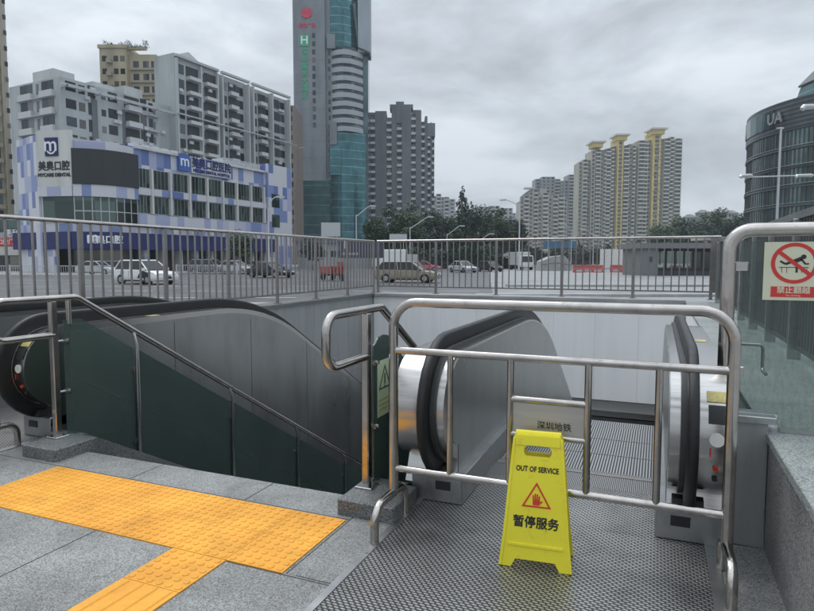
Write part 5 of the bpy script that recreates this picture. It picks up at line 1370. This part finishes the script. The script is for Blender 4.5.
def truck(label, px, v, head, col, L_=6., box=True):
    r = thing('truck', label, 'truck', W(px, v), YAW+math.radians(head))
    MB().prism([(1.3, .5), (2.9, .5), (2.95, 1.2), (2.6, 2.3), (1.3, 2.35)], -1.0, 1.0, axis='y').obj('cab', 'car_'+col, r)
    MB().bevbox(-3., 1.2, -1.1, 1.1, .8, 2.9, .05).obj('cargo_box', 'car_white' if col != 'white' else 'car_silver', r)
    MB().box(-3, 2.6, -.8, .8, .45, .79).obj('chassis', 'dark_grey', r)
    MB().prism([(2.66, 2.2), (2.95, 1.3), (2.99, 1.3), (2.70, 2.2)], -.85, .85, axis='y').obj('windscreen', 'car_glass', r)
    for x in (-2, 2):
        for s in (-1, 1): MB().cyl((x, s*.8, .42), (x, s*1.06, .42), .42, n=18).obj('wheel', 'car_tyre', r, True)
    for s in (-1, 1): MB().box(2.9, 3.0, s*.75-.15, s*.75+.15, .75, .95).obj('headlight', 'headlight', r)
truck('white box truck coming down the road left of the beige towers', 521, 98, -80, 'white')
truck('white van truck with a pale box beyond the railing corner', 397, 76, -6, 'silver')
# red cargo tricycle
def tricycle():
    r = thing('cargo_tricycle', 'red cargo tricycle on the road beyond the left railing', 'tricycle', W(334, 47), YAW-.9)
    MB().bevbox(-1.3, .3, -.5, .5, .55, 1.15, .04).obj('cargo_box', 'car_red', r)
    MB().prism([(.4, .5), (.95, .5), (1.05, 1.1), (.9, 1.45), (.78, 1.45), (.85, 1.0), (.45, .72)], -.22, .22, axis='y').obj('front_fairing', 'car_red', r)
    MB().bevbox(.3, .75, -.18, .18, .72, .84, .03).obj('seat', 'car_black', r)
    MB().cyl((.88, -.35, 1.42), (.88, .35, 1.42), .025).obj('handlebar', 'dark_grey', r)
    MB().box(-1.3, 1.0, -.12, .12, .38, .5).obj('frame', 'dark_grey', r)
    for x, y in ((-.9, -.52), (-.9, .40), (1.1, -.06)): MB().cyl((x, y, .3), (x, y+.12, .3), .3, n=18).obj('wheel', 'car_tyre', r, True)
tricycle()
# ================================================================== road furniture
def board(name, label, cat, px0, px1, y0, y1, v, m, posts=True, frame='galv'):
    b = Bld(name, label, cat, px0, v); w = b.x(px1)
    b.box('panel', m, 0, w, 0, .06, b.z(y1), b.z(y0))
    if posts:
        for x in (w*.2, w*.8): MB().cyl((x, .1, 0), (x, .1, b.z(y0)), .05, n=8).obj('post', frame, b.root, True)
    return b
board('road_sign', 'grey back of a road sign below the teal tower', 'road sign', 321.5, 340.5, 222.5, 236.5, 90, 'galv')
board('road_sign', 'smaller grey road sign back in front of the low hedge', 'road sign', 389.5, 407, 234, 241, 96, 'galv')
nb = board('notice_board', 'dark blue notice board with white lettering behind the left railing', 'notice board', 339, 384, 241, 258, 46, 'board_navy')
text('lettering', '1', 1.0, 'letter_white', nb.root, T(nb.x(344.5), -.01, nb.z(244.5)) @ RX(RP), .005, .01)
for k in range(5): MB().box(nb.x(343+k*3.2), nb.x(345+k*3.2), -.012, -.001, nb.z(255), nb.z(252.6)).obj('caption_block', 'letter_white', nb.root)
lb = Bld('low_building', 'low pale building with a dark window band behind the notice board', 'building', 297, 120); w = lb.x(376)
lb.box('wall', 'pale_wall', 0, w, 0, 8, 0, lb.z(243)); lb.many('window', 'win_dark', [(i*1.6+.2, i*1.6+1.3, -.05, .02, 2.2, 3.4) for i in range(int(w/1.6))]); lb.box('roof', 'twin_side', -.3, w+.3, -.6, 8, lb.z(243), lb.z(240.5))
for k, (px0, px1, v, lab) in enumerate(((-60, 112, 58, 'white and grey road guard rail in front of the shops at the far left'), (176, 300, 66, 'road guard rail in front of the cars parked by the blue building'))):
    b = Bld('guard_rail', lab, 'guard rail', px0, v, group='guard rails along the road'); w = b.x(px1)
    b.box('rail', 'lamp_white', 0, w, 0, .05, 1.0, 1.07); b.box('rail', 'lamp_white', 0, w, 0, .05, .18, .24)
    n = int(w/2.2); p = MB().box(-.05, .05, 0, .08, 0, 1.15).obj('post', 'lamp_white', b.root); p.location = (0, 0, 0)
    for i in range(1, n): rep(p, (i*2.2, 0, 0), b.root)
    b.many('picket', 'lamp_white', [(x*.22+.1, x*.22+.13, .01, .03, .24, 1.0) for x in range(int(w/.22)-1)], 90)
def water_barrier(px, v, lab, n=1):
    r = thing('traffic_barrier', lab, 'barrier', W(px, v), YAW, 'red plastic traffic barriers')
    p = [(-.25, 0), (.25, 0), (.22, .35), (.10, .55), (.08, .95), (-.08, .95), (-.10, .55), (-.22, .35)]
    MB().prism([(a, c) for a, c in p], -.72, .72, axis='x').obj('body', 'barrier_red', r)
    MB().box(-.5, .5, -.26, -.245, .12, .3).obj('reflector', 'lamp_white', r)
water_barrier(676, 72, 'red traffic barrier seen through the left part of the pavilion opening'); water_barrier(694, 72, 'red traffic barrier seen through the right part of the pavilion opening')
for i, px in enumerate((579, 588, 597.5, 616, 626)):
    water_barrier(px, 78+(i % 2)*2, ('first', 'second', 'third', 'fourth', 'last')[i]+' red traffic barrier from the left, beyond the far railing')
wp = board('site_fence', 'white corrugated site fence panels between the red traffic barriers', 'site fence', 600, 634, 249, 268, 84, 'paint_white')
wp2 = board('site_fence', 'blue site hoarding far beyond the railing, left of the red barriers', 'site fence', 543, 576, 241, 248, 150, 'hoarding_blue')
tp = Bld('site_tent', 'pale grey covered stack of materials left of the red traffic barriers', 'tent', 541, 90); w = tp.x(572)
tp.part('cover', 'concrete', MB().prism([(0, 0), (w, 0), (w-.1, 1.2), (w*.75, 2.3), (w*.35, 2.1), (.1, 1.4)], 0, 3.5, axis='y')); tp.part('rope', 'dark_grey', MB().tube([(-.02, -.02, .9), (w*.5, -.03, 1.2), (w, -.02, .8)], .03, 6))
sc_ = Bld('tower_crane_jib', 'thin dark slanting mast behind the street lamps', 'mast', 584, 160)
MB().cyl((0, 0, 0), (-1.9, 0, sc_.z(236)), .25, .15, 8).obj('mast', 'dark_grey', sc_.root); MB().box(-.6, .6, -.4, .4, 0, .5).obj('base', 'dark_grey', sc_.root)
# concrete verge beyond the far railing with a patch of brown brick
strip_pts([(-9, 18.5), (4, 13.2), (12, 12.5), (12, 18.0), (-9, 19.2)], GZ+.012, 'verge', 'wet_concrete')
mat('brick', (.22, .13, .09), .8, col2=(.33, .24, .18), scale=6)
b_ = MB(); 
strip_pts([(-.9, 15.2), (3.2, 13.6), (3.4, 14.9), (-.6, 16.2)], GZ+.018, 'brick_paving', 'brick')
# haze
import itertools
hz = bpy.data.materials.new('haze'); hz.use_nodes = True; t = hz.node_tree; t.nodes.clear()
o_ = t.nodes.new('ShaderNodeOutputMaterial'); pv = t.nodes.new('ShaderNodeVolumePrincipled'); pv.inputs['Color'].default_value = (.80, .88, .96, 1); pv.inputs['Density'].default_value = .00032
t.links.new(pv.outputs[0], o_.inputs['Volume']); MATS['haze'] = hz
ho = MB().box(-900, 700, -60, 900, -9, 122).obj('haze', 'haze'); ho['kind'] = 'stuff'
